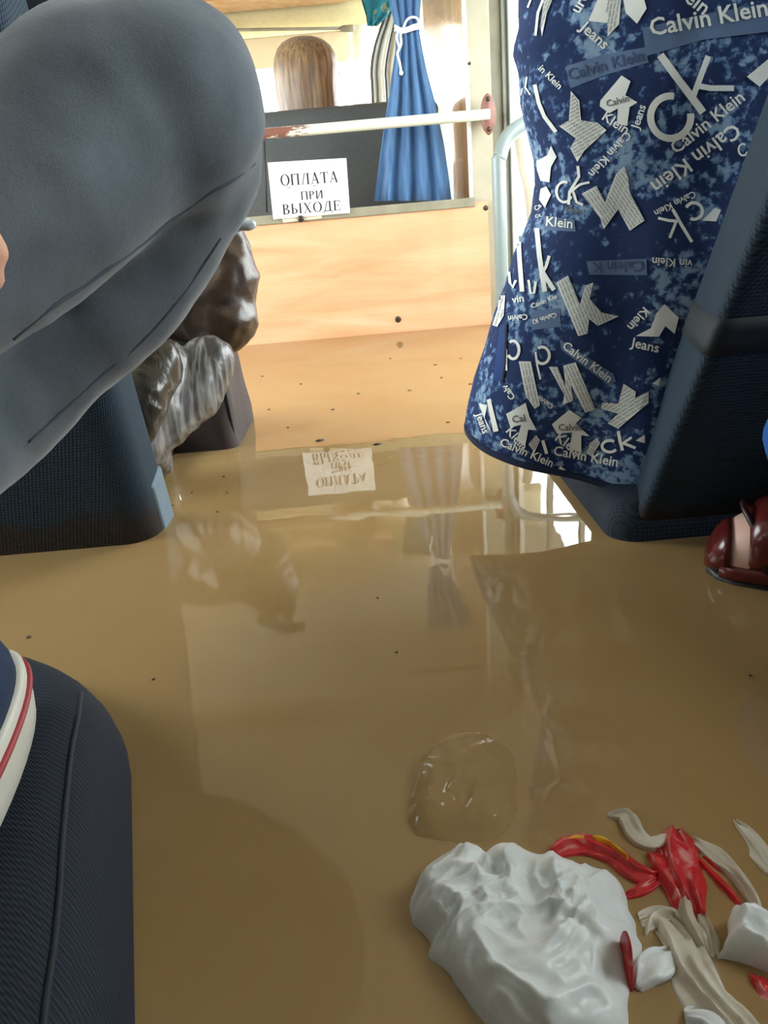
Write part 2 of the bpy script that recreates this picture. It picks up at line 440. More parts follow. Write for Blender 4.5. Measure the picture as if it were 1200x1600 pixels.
# partition --------------------------------------------------------
P = bpy.data.objects.new('wall_partition', None); COL.objects.link(P); struct(P, 'low wooden partition with open upper half ahead of the aisle'); P.location = (-.3, yP, ZF)
zs = PY(565, 331, yP).z                                  # top of the laminate
xr = PY(765, 410, yP).x
span('laminate_panel', (XL, yP, ZF), (xr, yP+.018, zs), 'laminate', P)
xs = PY(742, 315, yP).x
span('sill_strip', (XL, yP-.006, zs-.012), (xs, yP+.035, zs+.012), 'sill_metal', P, .002)
xa = PY(735, 200, yP).x; xb = PY(772, 200, yP).x; xc = PY(790, 200, yP).x; xe = PY(803, 200, yP).x
span('end_post', (xa, yP+.02, ZF), (xb, yP+.06, ZC), 'cream_paint', P, .004)
span('post_return', (xb, yP+.035, ZF), (xc, yP+.075, ZC), 'sill_metal', P, .003)
span('door_frame', (xc, yP+.02, ZF), (xe-.003, yP+.08, ZC), 'grey_strip', P, .003)
span('frame_groove', (xc+.010, yP+.014, ZF), (xc+.014, yP+.02, ZC), 'rubber', P)
tube('edge_seal', [(xa-.002, yP+.02, zs+.012), (xa-.001, yP+.02, .5), (xa-.004, yP+.02, ZC)], .006, 'white_seal', P, 8)
for (px, py, rr) in ((622, 499, .009), (759, 325, .007)):
    q = PY(px, py, yP-.001); disc_screw('screw', (q.x, yP, q.z), rr, P)
q = PY(731, 98, yP); disc_screw('screw', (q.x+.006, yP+.014, q.z), .004, P)
span('header_beam', (XL, yP, ZC-.06), (xc, yP+.06, ZC), 'cream_paint', P, .004)

# wood lining of the cab behind the curtain
cl = bpy.data.objects.new('wall_cab_right', None); COL.objects.link(cl); struct(cl, 'glossy wood lining beside the blue curtain'); cl.location = (xa, yP+.4, ZF)
A = Vector((xa+.004, yP+.065, 0)); B = Vector((PY(668, 150, yP+.8).x, yP+.8, 0)); d = (B-A).normalized(); nn = Vector((-d.y, d.x, 0))
bm = bmesh.new()
vs = []
for z in (ZF, ZC):
    for p in (A, B, B-nn*.02, A-nn*.02): vs.append(bm.verts.new((p.x, p.y, z)))
for f in ((0, 1, 2, 3), (7, 6, 5, 4), (0, 4, 5, 1), (1, 5, 6, 2), (2, 6, 7, 3), (3, 7, 4, 0)): bm.faces.new([vs[i] for i in f])
frombm('wood_panel', bm, 'cab_wood', cl, False)
for (px, py, yy) in ((672, 84, .78),): 
    q = PY(px, py, yP+yy); disc_screw('screw', (q.x, q.y-.01, q.z), .005, cl)

# cab front: windscreen, header, pillars, dashboard
yW = YF
W1 = bpy.data.objects.new('window_6', None); COL.objects.link(W1); struct(W1, 'bright windscreen beyond the driver'); W1.location = (-.4, yW, .2)
xw1 = PY(556, 110, yW).x
span('pane', (XL, yW, .18), (xw1+.01, yW+.006, 1.1), 'window_glass', W1)
fr = bpy.data.objects.new('wall_front', None); COL.objects.link(fr); struct(fr, 'front end of the cab around the windscreen'); fr.location = (-.3, yW, ZF)
span('dash_wall', (XL, yW-.02, ZF), (XR, yW+.03, .18), 'black_plastic', fr)
zh = PY(450, 50, yW-.1).z
span('header_wall', (XL, yW-.03, zh), (XR, yW+.03, ZC), 'visor_vinyl', fr, .01)
# header roll and wooden ledge at the top
hz0 = PY(450, 46, yW-.2).z; hz1 = PY(450, 6, yW-.2).z
rbox('header_roll', (-.42, yW-.14, (hz0+hz1)/2), (1.3, .14, hz1-hz0), 'header_vinyl', fr, .03)
zt = PY(450, 4, yW-.3).z
span('shelf_board', (XL, yW-.42, zt), (.03, yW-.22, zt+.03), 'cab_wood', fr, .004)
# white pillar and curved door frame with seals
pp = bpy.data.objects.new('trim_1', None); COL.objects.link(pp); struct(pp, 'white windscreen pillar and curved door frame with dark seals'); pp.location = (.05, yW-.3, ZF)
yA = yW-.15
tube('pillar', [PY(584, -60, yA), PY(566, 45, yA), PY(567, 150, yA), PY(572, 420, yA)], .034, 'pillar_white', pp, 14, sm=6, flat=1.3)
yd = yW-.45
def arc(off, r, mat, nm, yo=0):
    pts = [PY(625+off*.2, -40+off, yd+yo), PY(606+off*.6, 22+off*.6, yd+yo), PY(590+off, 70, yd+yo), PY(584+off, 110, yd+yo), PY(586+off, 160, yd+yo), PY(594+off, 420, yd+yo)]
    tube(nm, pts, r, mat, pp, 10, sm=6)
arc(0, .012, 'pillar_white', 'door_frame_band'); arc(-3.5, .005, 'rubber', 'seal', -.012); arc(5, .004, 'rubber', 'seal', -.014)
arc(11, .016, 'pillar_white', 'door_frame_band', .01); arc(19, .005, 'rubber', 'seal', -.008); arc(27, .018, 'cream_paint', 'door_frame_band', .02)
span('door_skin', (PY(600, 200, yd).x, yd+.05, ZF), (xa+.1, yd+.08, PY(600, 165, yd).z), 'pillar_white', pp)

# ================================================================== CAB THINGS
# sun visor
yv = yW-.24
r = thing('sun_visor', 'beige padded sun visor folded down at the windscreen', 'sun visor', PY(450, 60, yv))
zv0 = PY(450, 104, yv).z; zv1 = PY(450, 55, yv).z; xv0 = PY(330, 80, yv).x; xv1 = PY(550, 70, yv).x
rings = []
for yy, ins in ((-.011, .008), (-.007, .001), (.007, .001), (.011, .008)):
    rings.append([Vector((x, yv+yy, z)) for x, z in rrect((xv0+xv1)/2-.1, (zv0+zv1)/2, (xv1-xv0)/2+.1-ins, (zv1-zv0)/2-ins, .035)])
frombm('visor_pad', loft(rings), 'visor_vinyl', r)
q = PY(543, 45, yv); rbox('pivot_bracket', q, (.06, .03, .026), 'sill_metal', r, .01)
tube('visor_rod', [PY(354, 47, yv-.004), PY(541, 44, yv-.004)], .006, 'sill_metal', r, 8)
q = PY(346, 40, yv-.02); rbox('clip', q, (.035, .03, .03), 'header_vinyl', r, .006)

# driver's seat
yS = yP+.30
r = thing('driver_seat', 'black vinyl seat behind the wooden partition', 'seat', (-.2, yS, ZF))
x0 = PY(300, 200, yS).x; x1 = PY(688, 150, yS).x; ztop = PY(560, 158, yS).z
sw = x1-x0
cushion('backrest', ((x0+x1)/2, yS+.06, -.25), (sw, .12, ztop+.25), .04, .03, 'black_vinyl', r, Matrix.Rotation(math.radians(-3), 4, 'X'), puff=.004)
rbox('side_bolster', (x1-.004, yS+.07, .10), (.05, .13, .75), 'black_plastic', r, .02, Matrix.Rotation(math.radians(-2), 4, 'Y'))
cushion('seat_base', ((x0+x1)/2, yS+.38, -.25), (sw, .5, .14), .05, .04, 'black_vinyl', r)
rbox('pedestal', ((x0+x1)/2, yS+.35, -.35), (.35, .35, .2), 'black_plastic', r, .01)
tube('back_seam', [PY(413, 220, yS-.006), PY(417, 332, yS-.006)], .003, 'rubber', r, 6)

# woman in front
yH = yP+.52
r = thing('person', 'person with long straight brown hair sitting in the black seat', 'person', (PY(476, 120, yH).x, yH, -.1))
hc = PY(477, 118, yH); top = PY(473, 56, yH); hw = (PY(528, 130, yH).x - PY(425, 130, yH).x)/2
sk = [(Vector((hc.x, yH+.03, hc.z-.0)), .085, (.9, 1.05, 1.15)), (Vector((hc.x, yH+.02, hc.z-.12)), .055), (Vector((hc.x, yH+.02, hc.z-.2)), .07)]
tor = [(Vector((hc.x, yH+.04, hc.z-.27)), .1, (1.5, .85, .9)), (Vector((hc.x, yH+.03, hc.z-.5)), .11, (1.3, .9, 1)), (Vector((hc.x, yH+.03, -.02)), .12, (1.4, 1, .9))]
arms = [[(Vector((hc.x+s*.17, yH+.04, hc.z-.26)), .055), (Vector((hc.x+s*.22, yH+.08, hc.z-.5)), .045), (Vector((hc.x+s*.16, yH+.3, hc.z-.55)), .035)] for s in (-1, 1)]
legs = [[(Vector((hc.x+s*.1, yH+.05, -.02)), .085), (Vector((hc.x+s*.11, yH+.42, -.03)), .065), (Vector((hc.x+s*.11, yH+.46, -.36)), .045)] for s in (-1, 1)]
blob('body', [sk, tor]+arms+legs, .014, 'navy_shirt', r, 4)
rings = []; N = 96
prof = [(1.0, .02), (.985, .25), (.95, .45), (.86, .66), (.72, .82), (.5, .94), (.2, 1.0), (-.1, 1.0), (-.4, .985), (-.8, .97), (-1.3, .95), (-1.9, .9)]
hh = top.z-hc.z
for zz, rr in prof:
    ring = []
    for k in range(N):
        a = 2*PI*k/N; rid = 1+.010*noise.noise(Vector((math.cos(a)*16, math.sin(a)*16, zz*.5)))*rr+.02*noise.noise(Vector((math.cos(a)*6, math.sin(a)*6, zz*.8)))
        lean = .004*math.sin(zz*3)
        ring.append(Vector((hc.x + hw*rr*rid*math.cos(a)+lean, yH+.02 + hw*1.1*rr*rid*math.sin(a), hc.z + hh*zz)))
    rings.append(ring)
frombm('hair', loft(rings), 'hair', r)
blob('face', [[(Vector((hc.x, yH+.105, hc.z-.02)), .075, (.85, .6, 1.15))], [(Vector((hc.x, yH+.155, hc.z-.03)), .014, (.8, 1, 1.4))], [(Vector((hc.x, yH+.14, hc.z-.07)), .02, (1.2, .6, .5))]], .008, 'skin', r, 4)
bm = bmesh.new()
for s in (-1, 1):
    cc = Vector((hc.x+s*.035, yH+.165, hc.z+.005)); tube_bm([cc+Vector((.028*math.cos(t*PI/8), 0, .022*math.sin(t*PI/8))) for t in range(17)], .002, 6, bm)
    tube_bm([cc+Vector((s*.028, 0, 0)), Vector((hc.x+s*(hw+.006), yH+.07, hc.z+.01))], .002, 6, bm)
frombm('spectacles', bm, 'black_plastic', r)

# curtain
yC = yP+.075
r = thing('curtain', 'blue curtain gathered with white cord beside the front partition', 'curtain', PY(645, 312, yC))
def curtain_ring(py, xl, xr_, amp, N=120, folds=9, yoff=0, depth=.02, ph=0):
    a_ = PY(xl, py, yC); b_ = PY(xr_, py, yC); out = []
    for k in range(N):
        t = 2*PI*k/N; u = (1-math.cos(t))/2; s = math.sin(t)
        p = a_.lerp(b_, u); off = -s*depth + amp*math.sin(u*2*PI*folds/2+ph+.6*math.sin(u*5))*(1 if s > 0 else .5)*min(1, 4*u*(1-u)+.3)
        out.append(Vector((p.x, yC+off+yoff, p.z)))
    return out
rows = [(-130, 590, 690, .014, .02), (-70, 598, 672, .011, .02), (-20, 603, 660, .008, .018), (20, 612, 656, .006, .016), (42, 617, 656, .004, .014), (52, 618, 656, .004, .014), (75, 618, 660, .006, .016), (110, 613, 667, .009, .018), (160, 606, 680, .012, .02), (220, 597, 693, .015, .021), (280, 589, 702, .016, .022), (314, 585, 706, .016, .022)]
frombm('curtain_cloth', loft([curtain_ring(py, a, c, am, depth=dp) for py, a, c, am, dp in rows]), 'curtain_cloth', r)
yk = yC-.027
co = link('tie_cord', bpy.data.meshes.new('tie_cord'), 'cord_white', r)
bm = bmesh.new()
for pts, rr in (([(616, 40), (630, 46), (646, 40), (657, 38)], .0035), ([(616, 46), (630, 50), (645, 46), (657, 43)], .0035),
                ([(630, 44), (637, 30), (648, 27), (655, 34), (648, 43), (634, 44)], .003),
                ([(630, 45), (622, 50), (620, 60), (624, 75), (621, 84), (625, 100), (627, 116)], .003), ([(631, 46), (626, 54), (627, 68), (622, 80)], .003)):
    tube_bm(catmull([PY(x, y, yk) for x, y in pts], 6), rr, 8, bm)
q = PY(627, 114, yk); bmesh.ops.create_icosphere(bm, subdivisions=2, radius=.006, matrix=Matrix.Translation(q))
bmesh.ops.recalc_face_normals(bm, faces=bm.faces); bm.to_mesh(co.data); bm.free()
for p in co.data.polygons: p.use_smooth = True
tube('curtain_rod', [(PY(560, 0, yC).x, yC, 1.2), (xa, yC, 1.2)], .006, 'screw_metal', r, 8)

yT = yW-.5
r = thing('valance', 'teal patterned cloth hanging above the door frame', 'curtain', PY(590, 20, yT))
rings = []
for py, a, c in ((-60, 555, 640), (-20, 560, 632), (5, 566, 618), (25, 572, 606), (40, 574, 590)):
    A_ = PY(a, py, yT); B_ = PY(c, py, yT); rings.append([Vector((A_.lerp(B_, (1-math.cos(2*PI*k/48))/2).x, yT-.012*math.sin(2*PI*k/48)+.006*math.sin(k*.9), A_.lerp(B_, (1-math.cos(2*PI*k/48))/2).z)) for k in range(48)])
frombm('valance_cloth', loft(rings), 'teal_cloth', r)

# horizontal rail with flange
yr = yP-.035
r = thing('grab_rail', 'worn cream painted grab rail across the partition opening', 'rail', PY(700, 180, yr))
a_ = PY(758, 179, yr); b_ = Vector((XL, yr, a_.z)); zr = a_.z
pts = [Vector((a_.x+.012, yr, zr))] + [Vector((a_.x+(XL-a_.x)*k/10, yr, zr)) for k in range(1, 11)]
tube('rail_tube', pts, .0135, 'rail_paint', r, 16)
fl = []
for yy, sc in ((yr+.012, .8), (yr-.0, 1), (yr-.004, .92)):
    fl.append([Vector((a_.x+.008+.021*sc*math.copysign(abs(math.cos(t))**1.3, math.cos(t)), yy, zr+.05*sc*math.copysign(abs(math.sin(t))**.9, math.sin(t)))) for t in [2*PI*k/28 for k in range(28)]])
fo = frombm('flange', loft(fl), 'flange_brown', r)
for dz in (.036, -.036): disc_screw('bolt', (a_.x+.008, yr-.004, zr+dz), .006, fo)
rbox('bracket', (a_.x+.008, yr+.032, zr), (.02, .045, .02), 'flange_brown', r, .002)

# grey stanchion with a bent top, next to the partition
yg = yP-.30
r = thing('stanchion', 'grey-blue tubular handrail bending over beside the partition end post', 'handrail', (PY(780, 480, yg).x, yg, ZF))
xg = PY(783, 400, yg).x
zb = PY(800, 200, yg).z
pts = [(xg, yg, ZF), (xg, yg, 0), (xg, yg, zb-.10), (xg+.004, yg, zb-.06), (xg+.022, yg+.005, zb-.02), (xg+.055, yg+.012, zb+.004), (xg+.10, yg+.03, zb+.02), (xg+.2, yg+.07, zb+.045), (xg+.40, yg+.1, zb+.05)]
tube('rail_tube', pts, .0165, 'handrail_grey', r, 18, sm=8)
pts = [(xg+.10, yg+.25, zb-.01), (xg+.104, yg+.22, zb-.08), (xg+.12, yg+.2, zb-.22), (xg+.15, yg+.2, ZF)]
r2 = tag(tube('door_handle_bar', pts, .014, 'cream_paint', None, 14, sm=6), 'cream curved grab bar by the entrance door behind the grey handrail', 'handrail')

# ================================================================== SIGN
yG = yP-.012
cn = [PY(*p, yG) for p in ((418, 254), (541, 247), (547, 333), (427, 343))]
sg = thing('payment_sign', 'white paper sign with Cyrillic words on the partition sill', 'sign', cn[3])
def sgn(u, v, dy=0):  # u right, v down 0..1
    a = cn[0].lerp(cn[1], u); b_ = cn[3].lerp(cn[2], u); p = a.lerp(b_, v); return Vector((p.x, yG+dy+.004*math.sin(PI*v)*(1-2*abs(u-.5)), p.z))
bm = bmesh.new(); n = 12; G = [[bm.verts.new(sgn(i/n, j/n)) for i in range(n+1)] for j in range(n+1)]; G2 = [[bm.verts.new(sgn(i/n, j/n, .0012)) for i in range(n+1)] for j in range(n+1)]
for j in range(n):
    for i in range(n):
        bm.faces.new((G[j][i], G[j][i+1], G[j+1][i+1], G[j+1][i])); bm.faces.new((G2[j][i], G2[j+1][i], G2[j+1][i+1], G2[j][i+1]))
for a, b2 in ((0, 0), (n, n)):
    for i in range(n):
        bm.faces.new((G[a][i], G[a][i+1], G2[a][i+1], G2[a][i])); bm.faces.new((G[i][a], G[i+1][a], G2[i+1][a], G2[i][a]))
frombm('paper_sheet', bm, 'paper', sg)
TK, TN, SR = .17, .065, .05
def rect(x0, y0, x1, y1): return [(x0, y0), (x1, y0), (x1, y1), (x0, y1)]
def diag(x0, y0, x1, y1, wd): return [(x0-wd/2, y0), (x0+wd/2, y0), (x1+wd/2, y1), (x1-wd/2, y1)]
def stem(x, y0=0, y1=1, wd=TK): return [rect(x, y0, x+wd, y1), rect(x-.06, 0 if y0 == 0 else y0, x+wd+.06, (0 if y0 == 0 else y0)+SR), rect(x-.06, y1-SR, x+wd+.06, y1)]
def ring(cx, cy, rx, ry, a0=0, a1=360, th=TK, tv=TN, n=22):
    out = []
    for i in range(n):
        t0 = math.radians(a0+(a1-a0)*i/n); t1 = math.radians(a0+(a1-a0)*(i+1)/n)
        o = lambda t: (cx+rx*math.cos(t), cy+ry*math.sin(t)); q = lambda t: (cx+(rx-th)*math.cos(t), cy+(ry-tv)*math.sin(t))
        out.append([o(t0), o(t1), q(t1), q(t0)])
    return out
GL = {
 'О': (.92, lambda: ring(.46, .5, .45, .52)),
 'П': (.92, lambda: stem(.08)+stem(.67)+[rect(.08, 1-SR*1.4, .84, 1)]),
 'Л': (.90, lambda: [diag(.16, 0, .42, 1, TN*1.3), rect(.02, 0, .28, SR), rect(.3, 1-SR, .7, 1)]+stem(.64)),
 'А': (.90, lambda: [diag(.14, 0, .44, 1.02, TN), diag(.74, 0, .44, 1.02, TK), rect(.22, .3, .62, .3+TN), rect(.0, 0, .28, SR), rect(.58, 0, .9, SR)]),
 'Т': (.80, lambda: stem(.32)+[rect(.02, 1-SR*1.4, .79, 1), diag(.04, .72, .04, 1, TN), diag(.77, .72, .77, 1, TN)]),
 'Р': (.72, lambda: stem(.08)+ring(.3, .73, .36, .27, -90, 90)+[rect(.2, 1-TN, .32, 1), rect(.2, .46, .32, .46+TN)]),
 'И': (.94, lambda: stem(.08)+stem(.69)+[[(.22, .06), (.32, .06), (.74, .94), (.64, .94)]]),
 'В': (.78, lambda: stem(.08)+ring(.32, .76, .32, .24, -90, 90)+ring(.32, .27, .4, .27, -90, 90)+[rect(.2, 1-TN, .34, 1), rect(.2, .49, .34, .49+TN), rect(.2, 0, .34, TN)]),
 'Ы': (1.12, lambda: stem(.08)+ring(.3, .27, .36, .27, -90, 90)+[rect(.2, .49, .32, .49+TN), rect(.2, 0, .32, TN)]+stem(.86)),
 'Х': (.92, lambda: [diag(.72, 0, .2, 1, TK), diag(.16, 0, .74, 1, TN), rect(.0, 0, .32, SR), rect(.56, 0, .92, SR), rect(.02, 1-SR, .38, 1), rect(.6, 1-SR, .9, 1)]),
 'Д': (.96, lambda: [diag(.2, .05, .44, 1, TN*1.3), rect(.62, 0, .62+TK, 1), rect(.34, 1-SR, .84, 1), rect(.06, .0, .92, SR*1.5), rect(.06, -.2, .06+TN, .06), rect(.92-TN, -.2, .92, .06)]),
 'Е': (.78, lambda: stem(.08)+[rect(.1, 0, .7, SR*1.3), rect(.1, 1-SR*1.3, .68, 1), rect(.2, .48, .52, .48+SR), diag(.68, .02, .72, .27, TN), diag(.66, .74, .66, 1, TN), diag(.52, .38, .52, .64, TN)]),
}
def serif_line(bm, word, u0, u1, v0, v1):
    tw = sum(GL[c][0]+.08 for c in word)-.08; x = 0
    for c in word:
        for poly in GL[c][1]():
            vs = [bm.verts.new(sgn(u0+(x+px_)/tw*(u1-u0), v1-(v1-v0)*py_, -.0012)) for px_, py_ in poly]
            bm.faces.new(vs)
        x += GL[c][0]+.08
bm = bmesh.new()
serif_line(bm, 'ОПЛАТА', .14, .88, .22, .42); serif_line(bm, 'ПРИ', .38, .67, .54, .69); serif_line(bm, 'ВЫХОДЕ', .13, .89, .745, .93)
for u0, u1 in ((.22, .275), (.545, .585)): 
    vs = [bm.verts.new(sgn(u, v, -.001)) for u, v in ((u0, .455), (u1, .452), (u1, .462), (u0, .465))]; bm.faces.new(vs)
frombm('lettering', bm, 'ink', sg, False)
bm = bmesh.new(); tp = [PY(x, y, yP-.008) for x, y in ((440, 340), (503, 334), (503, 341), (443, 348))]; bm.faces.new([bm.verts.new(p) for p in tp]); frombm('tape_strip', bm, 'tape', sg, False)
q = PY(470, 342, yP-.014); disc_screw('pin', (q.x, yP-.016, q.z), .009, sg)

# ================================================================== SEATS
def lean_matrix(deg): return Matrix.Rotation(math.radians(deg), 4, 'X')
def make_seat(label, x_aisle, s, y_back, width, cush_d, top_z, lean, backmat, cmat, ext=(0.0), ctop=.05, back=True, back_h=.72, c0=.08, crp=.06):
    """s = +1: seat extends to +x from its aisle edge. y_back = rear face at the water line"""
    cx = x_aisle + s*width/2
    r = thing('bus_seat', label, 'seat', (cx, y_back+.3, ZF))
    th = .11
    m = lean_matrix(lean)
    base = Vector((cx, y_back + th/2*math.cos(math.radians(lean)) , -.06)); base.y += .06*math.tan(math.radians(lean))
    if back: cushion('backrest', base, (width, th, back_h), .035, .03, backmat, r, m, puff=.004)
    cushion('seat_cushion', (cx - s*ext, y_back+c0+cush_d/2, -.09), (width+0.0, cush_d, .09+ctop), crp, .025, cmat, r)
    for dx in (-1, 1):
        for dy in (.14, cush_d-.04): tube('leg', [(cx+dx*(width/2-.06), y_back+dy, ZF), (cx+dx*(width/2-.06), y_back+dy, -.085)], .016, 'screw_metal', r, 10)
    return r
cR = PZ(972, 846); 
right_seat = make_seat('dark navy mesh bus seat whose back stands between the lettered shorts and the leather shoe', .222, 1, cR.y, .54, .48, .6, 17, 'seat_mesh', 'seat_mesh_dark', 0.0, .036, back=False, c0=-.005, crp=.03)
cL = PZ(246, 845)
left_seat = make_seat('dark navy mesh bus seat in the water under the grey jeans', cL.x-.002, -1, cL.y, .75, .46, .6, 15, 'seat_mesh', 'seat_mesh', -.06, .06)
# strap across the right backrest side, pale trim on the left one
def fit_edge(pl, xf):
    P_ = []
    for px, py in pl:
        z = .2
        for _ in range(8): q = PX(px, py, xf(z)); z = q.z
        P_.append((q.z, q.y))
    n = len(P_); mz = sum(a for a, _ in P_)/n; my = sum(b_ for _, b_ in P_)/n
    k = sum((a-mz)*(b_-my) for a, b_ in P_)/sum((a-mz)**2 for a, _ in P_); return lambda z: my+k*(z-mz)
xr_ = lambda z: .243+.10*z
xf_ = lambda z: .275+.10*z
yre = fit_edge([(1000, 800), (1033, 734), (1065, 637), (1114, 515), (1153, 417), (1200, 329)], xr_)
yfr = fit_edge([(1001, 739), (1016, 627), (1055, 515), (1075, 466), (1118, 344), (1162, 251), (1200, 173)], xf_)
def back_ring(z, grow=0.0):
    a = Vector((xr_(z)-grow, yre(z)-grow, z)); b_ = Vector((xf_(z)-grow, max(yfr(z), yre(z)+.05)+grow, z)); xo = .79-.1*z*.5
    c_ = Vector((xo-.03+grow, b_.y, z)); d_ = Vector((xo+grow, a.y, z)); cs = [a, b_, c_, d_]; out = []
    for i in range(4):
        p0, p1, p2 = cs[i-1], cs[i], cs[(i+1) % 4]; rr = .016
        u = p1+(p0-p1).normalized()*rr; v = p1+(p2-p1).normalized()*rr
        for t in (0, .25, .5, .75, 1): out.append(u*(1-t)**2+p1*2*t*(1-t)+v*t*t)
    return out
zz_ = [-.10, -.06] + [-.03+.03*i for i in range(21)]
rg = [back_ring(z) for z in zz_]; top_ = rg[-1]; cc_ = sum(top_, Vector())/len(top_)
rg += [[cc_.lerp(p, f_)+Vector((0, -.008, dz_)) for p in top_] for f_, dz_ in ((.97, .015), (.85, .026), (.5, .03))]
frombm('backrest', loft(rg), 'seat_mesh', right_seat)
frombm('strap', loft([back_ring(z, .0012) for z in (.196, .205, .215, .226)]), 'strap_dark', right_seat)
rbox('side_trim', (cL.x-.005, cL.y+.055, .02), (.012, .05, .09), 'side_cloth', left_seat, .005, lean_matrix(14))

# near left seat: rounded cushion
xe2 = PZ(205, 1340, .02).x-.007; yf2 = PZ(60, 1008, .045).y+.028
r = thing('bus_seat', 'near navy bus seat with rounded cushion under the canvas shoe', 'seat', (-.55, .2, ZF))
ct = .052
cw, cd = .82, .68
cxx = xe2-cw/2+.004; cyy = yf2-cd/2
cushion('seat_cushion', (cxx, cyy, -.10), (cw, cd, .10+ct), .13, .05, 'cushion_mesh', r, puff=.010)
for o_ in list(r.children):
    for v_ in o_.data.vertices: v_.co.x += (.325-v_.co.y)*.28
nc = r.children[0]
def bvh_of(o):
    bm = bmesh.new(); bm.from_mesh(o.data); t = BVHTree.FromBMesh(bm); bm.free(); return t
def cast(bv, px, py, off=.0):
    d = ray(px, py).normalized(); loc, nrm, _, _ = bv.ray_cast(CAM, d)
    if loc is None: return None
    if nrm.dot(d) > 0: nrm = -nrm
    return loc + nrm*off
bn = bvh_of(nc)
pts = [cast(bn, *p, .0004) for p in ((20, 1022), (60, 1026), (95, 1036), (118, 1056), (126, 1085), (122, 1120), (112, 1170), (104, 1240), (97, 1320), (92, 1400), (84, 1480), (72, 1560), (66, 1620))]
tube('piping', [p for p in pts if p], .0016, 'piping_dark', nc, 8, sm=6)
cushion('backrest', (cxx+.12, cyy-cd/2-.02, -.02), (cw, .11, .75), .035, .03, 'cushion_mesh', r, lean_matrix(14))
for dx in (-1, 1):
    for dy in (-1, 1): tube('leg', [(cxx+dx*.3, cyy+dy*.22, ZF), (cxx+dx*.3, cyy+dy*.22, -.09)], .016, 'screw_metal', r, 10)

# ================================================================== BAGS ON THE LEFT
def crumple(sc, amp, st=(1, 1, 1)):
    def f(p):
        q = Vector((p.x*st[0], p.y*st[1], p.z*st[2]))*sc
        return amp*(1-2*abs(noise.noise(q))) + amp*.4*(1-2*abs(noise.noise(q*2.7)))-amp*.5
    return f
def ball(px, py, d, rp, sc=(1, 1, 1)): return (PD(px, py, d), rp/F*d, sc)
dB = 1.18
o = blob('plastic_bag', [[ball(350, 375, dB, 36), ball(350, 440, dB, 54), ball(345, 500, dB, 55, (1, 1, .95))], [ball(300, 480, dB, 55), ball(345, 500, dB, 52)], [ball(250, 470, dB+.02, 60), ball(300, 470, dB, 55)]], .006, 'bag_black', None, 3, crumple(16, .006))
tag(o, 'glossy black plastic bag resting on the grey striped bag', 'bag')
o = blob('plastic_bag', [[ball(325, 565, dB-.03, 40), ball(300, 620, dB-.05, 44), ball(265, 660, dB-.08, 36), ball(225, 700, dB-.12, 26), ball(212, 728, dB-.13, 20)], [ball(250, 580, dB-.06, 50), ball(235, 640, dB-.1, 42), ball(222, 700, dB-.13, 28), ball(240, 715, dB-.08, 26), ball(250, 735, dB-.02, 18)]], .005, 'bag_striped', None, 3, crumple(9, .004, (2.5, 1, .4)))
tag(o, 'grey striped plastic bag hanging beside the mesh seat back', 'bag')
o2 = blob('bag_fold', [[ball(240, 570, dB-.13, 44), ball(222, 640, dB-.16, 34), ball(212, 690, dB-.17, 18)]], .005, 'bag_olive', o, 3, crumple(14, .005))
o = blob('foil_wrap', [[ball(340, 362, dB-.05, 20, (1.2, 1, .7)), ball(364, 352, dB-.06, 17, (1.3, 1, .6)), ball(384, 352, dB-.06, 12, (1.4, 1, .6))], [ball(330, 378, dB-.05, 16, (1.6, 1, .6))]], .004, 'wrap_silver', None, 2, crumple(30, .003))
tag(o, 'pale silvery wrap on top of the glossy black bag', 'wrapper')
# dark soft bag standing in the water
pA = PZ(378, 690); pB = PZ(268, 716)
r = thing('travel_bag', 'dark brown soaked bag standing in the water below the striped bag', 'bag', ((pA.x+pB.x)/2-.03, 1.3, ZF))
rings = []
for k, (z, ins, sh) in enumerate(((-.4, .0, 0), (-.02, 0, 0), (.0, .0, 0), (.03, .003, 0), (.08, .010, 0), (.12, .014, .0), (.17, .02, 0), (.2, .035, 0), (.21, .06, 0))):
    rings.append([Vector((x, y, z)) for x, y in rrect(pA.x-.06, pA.y+.07, .06-ins*.7, .11-ins, .025)])
bm = loft(rings); bmesh.ops.subdivide_edges(bm, edges=[e for e in bm.edges], cuts=2, use_grid_fill=True)
for v in bm.verts: v.co.x += .004*noise.noise(v.co*18); v.co.y += .004*noise.noise(v.co*15+Vector((3, 3, 3)))
frombm('bag_body', bm, 'bag_brown_cloth', r)
tube('seam', [(pA.x-.006, pA.y-.025, .0), (pA.x-.010, pA.y-.02, .08), (pA.x-.02, pA.y-.01, .17)], .003, 'rubber', r, 6, sm=4)

# ================================================================== PERSON IN JEANS
r = thing('person', 'person in grey-blue jeans with one foot up on the near seat', 'person', (-.5, .1, ct))
def jb(px, py, d, rp): return (PD(px, py, d), rp/F*d)
hip = Vector((-.55, .02, .18)); ankle = Vector((-.262, .20, .175))
thigh = [jb(250, 165, .55, 163), jb(152, 202, .535, 174), jb(60, 296, .515, 168), jb(-40, 376, .495, 164), jb(-160, 440, .47, 170), (hip, .10)]
calf = [jb(312, 262, .60, 98), jb(242, 396, .62, 96), jb(182, 468, .62, 95), jb(112, 535, .62, 95), jb(42, 600, .61, 94), jb(-38, 672, .59, 93), jb(-130, 760, .53, 92), (ankle, .048)]
kneefill = [jb(265, 200, .56, 140), jb(312, 262, .60, 98)]
leg2 = [(Vector((-.72, .02, .18)), .1), (Vector((-.75, .42, .22)), .075), (Vector((-.74, .30, .10)), .05)]
pelvis = [(hip, .10), (Vector((-.72, .02, .18)), .10)]
def jw(p):
    q = p*11
    return .004*noise.noise(Vector((q.x, q.y, q.z*2))) + .0022*noise.noise(p*34)
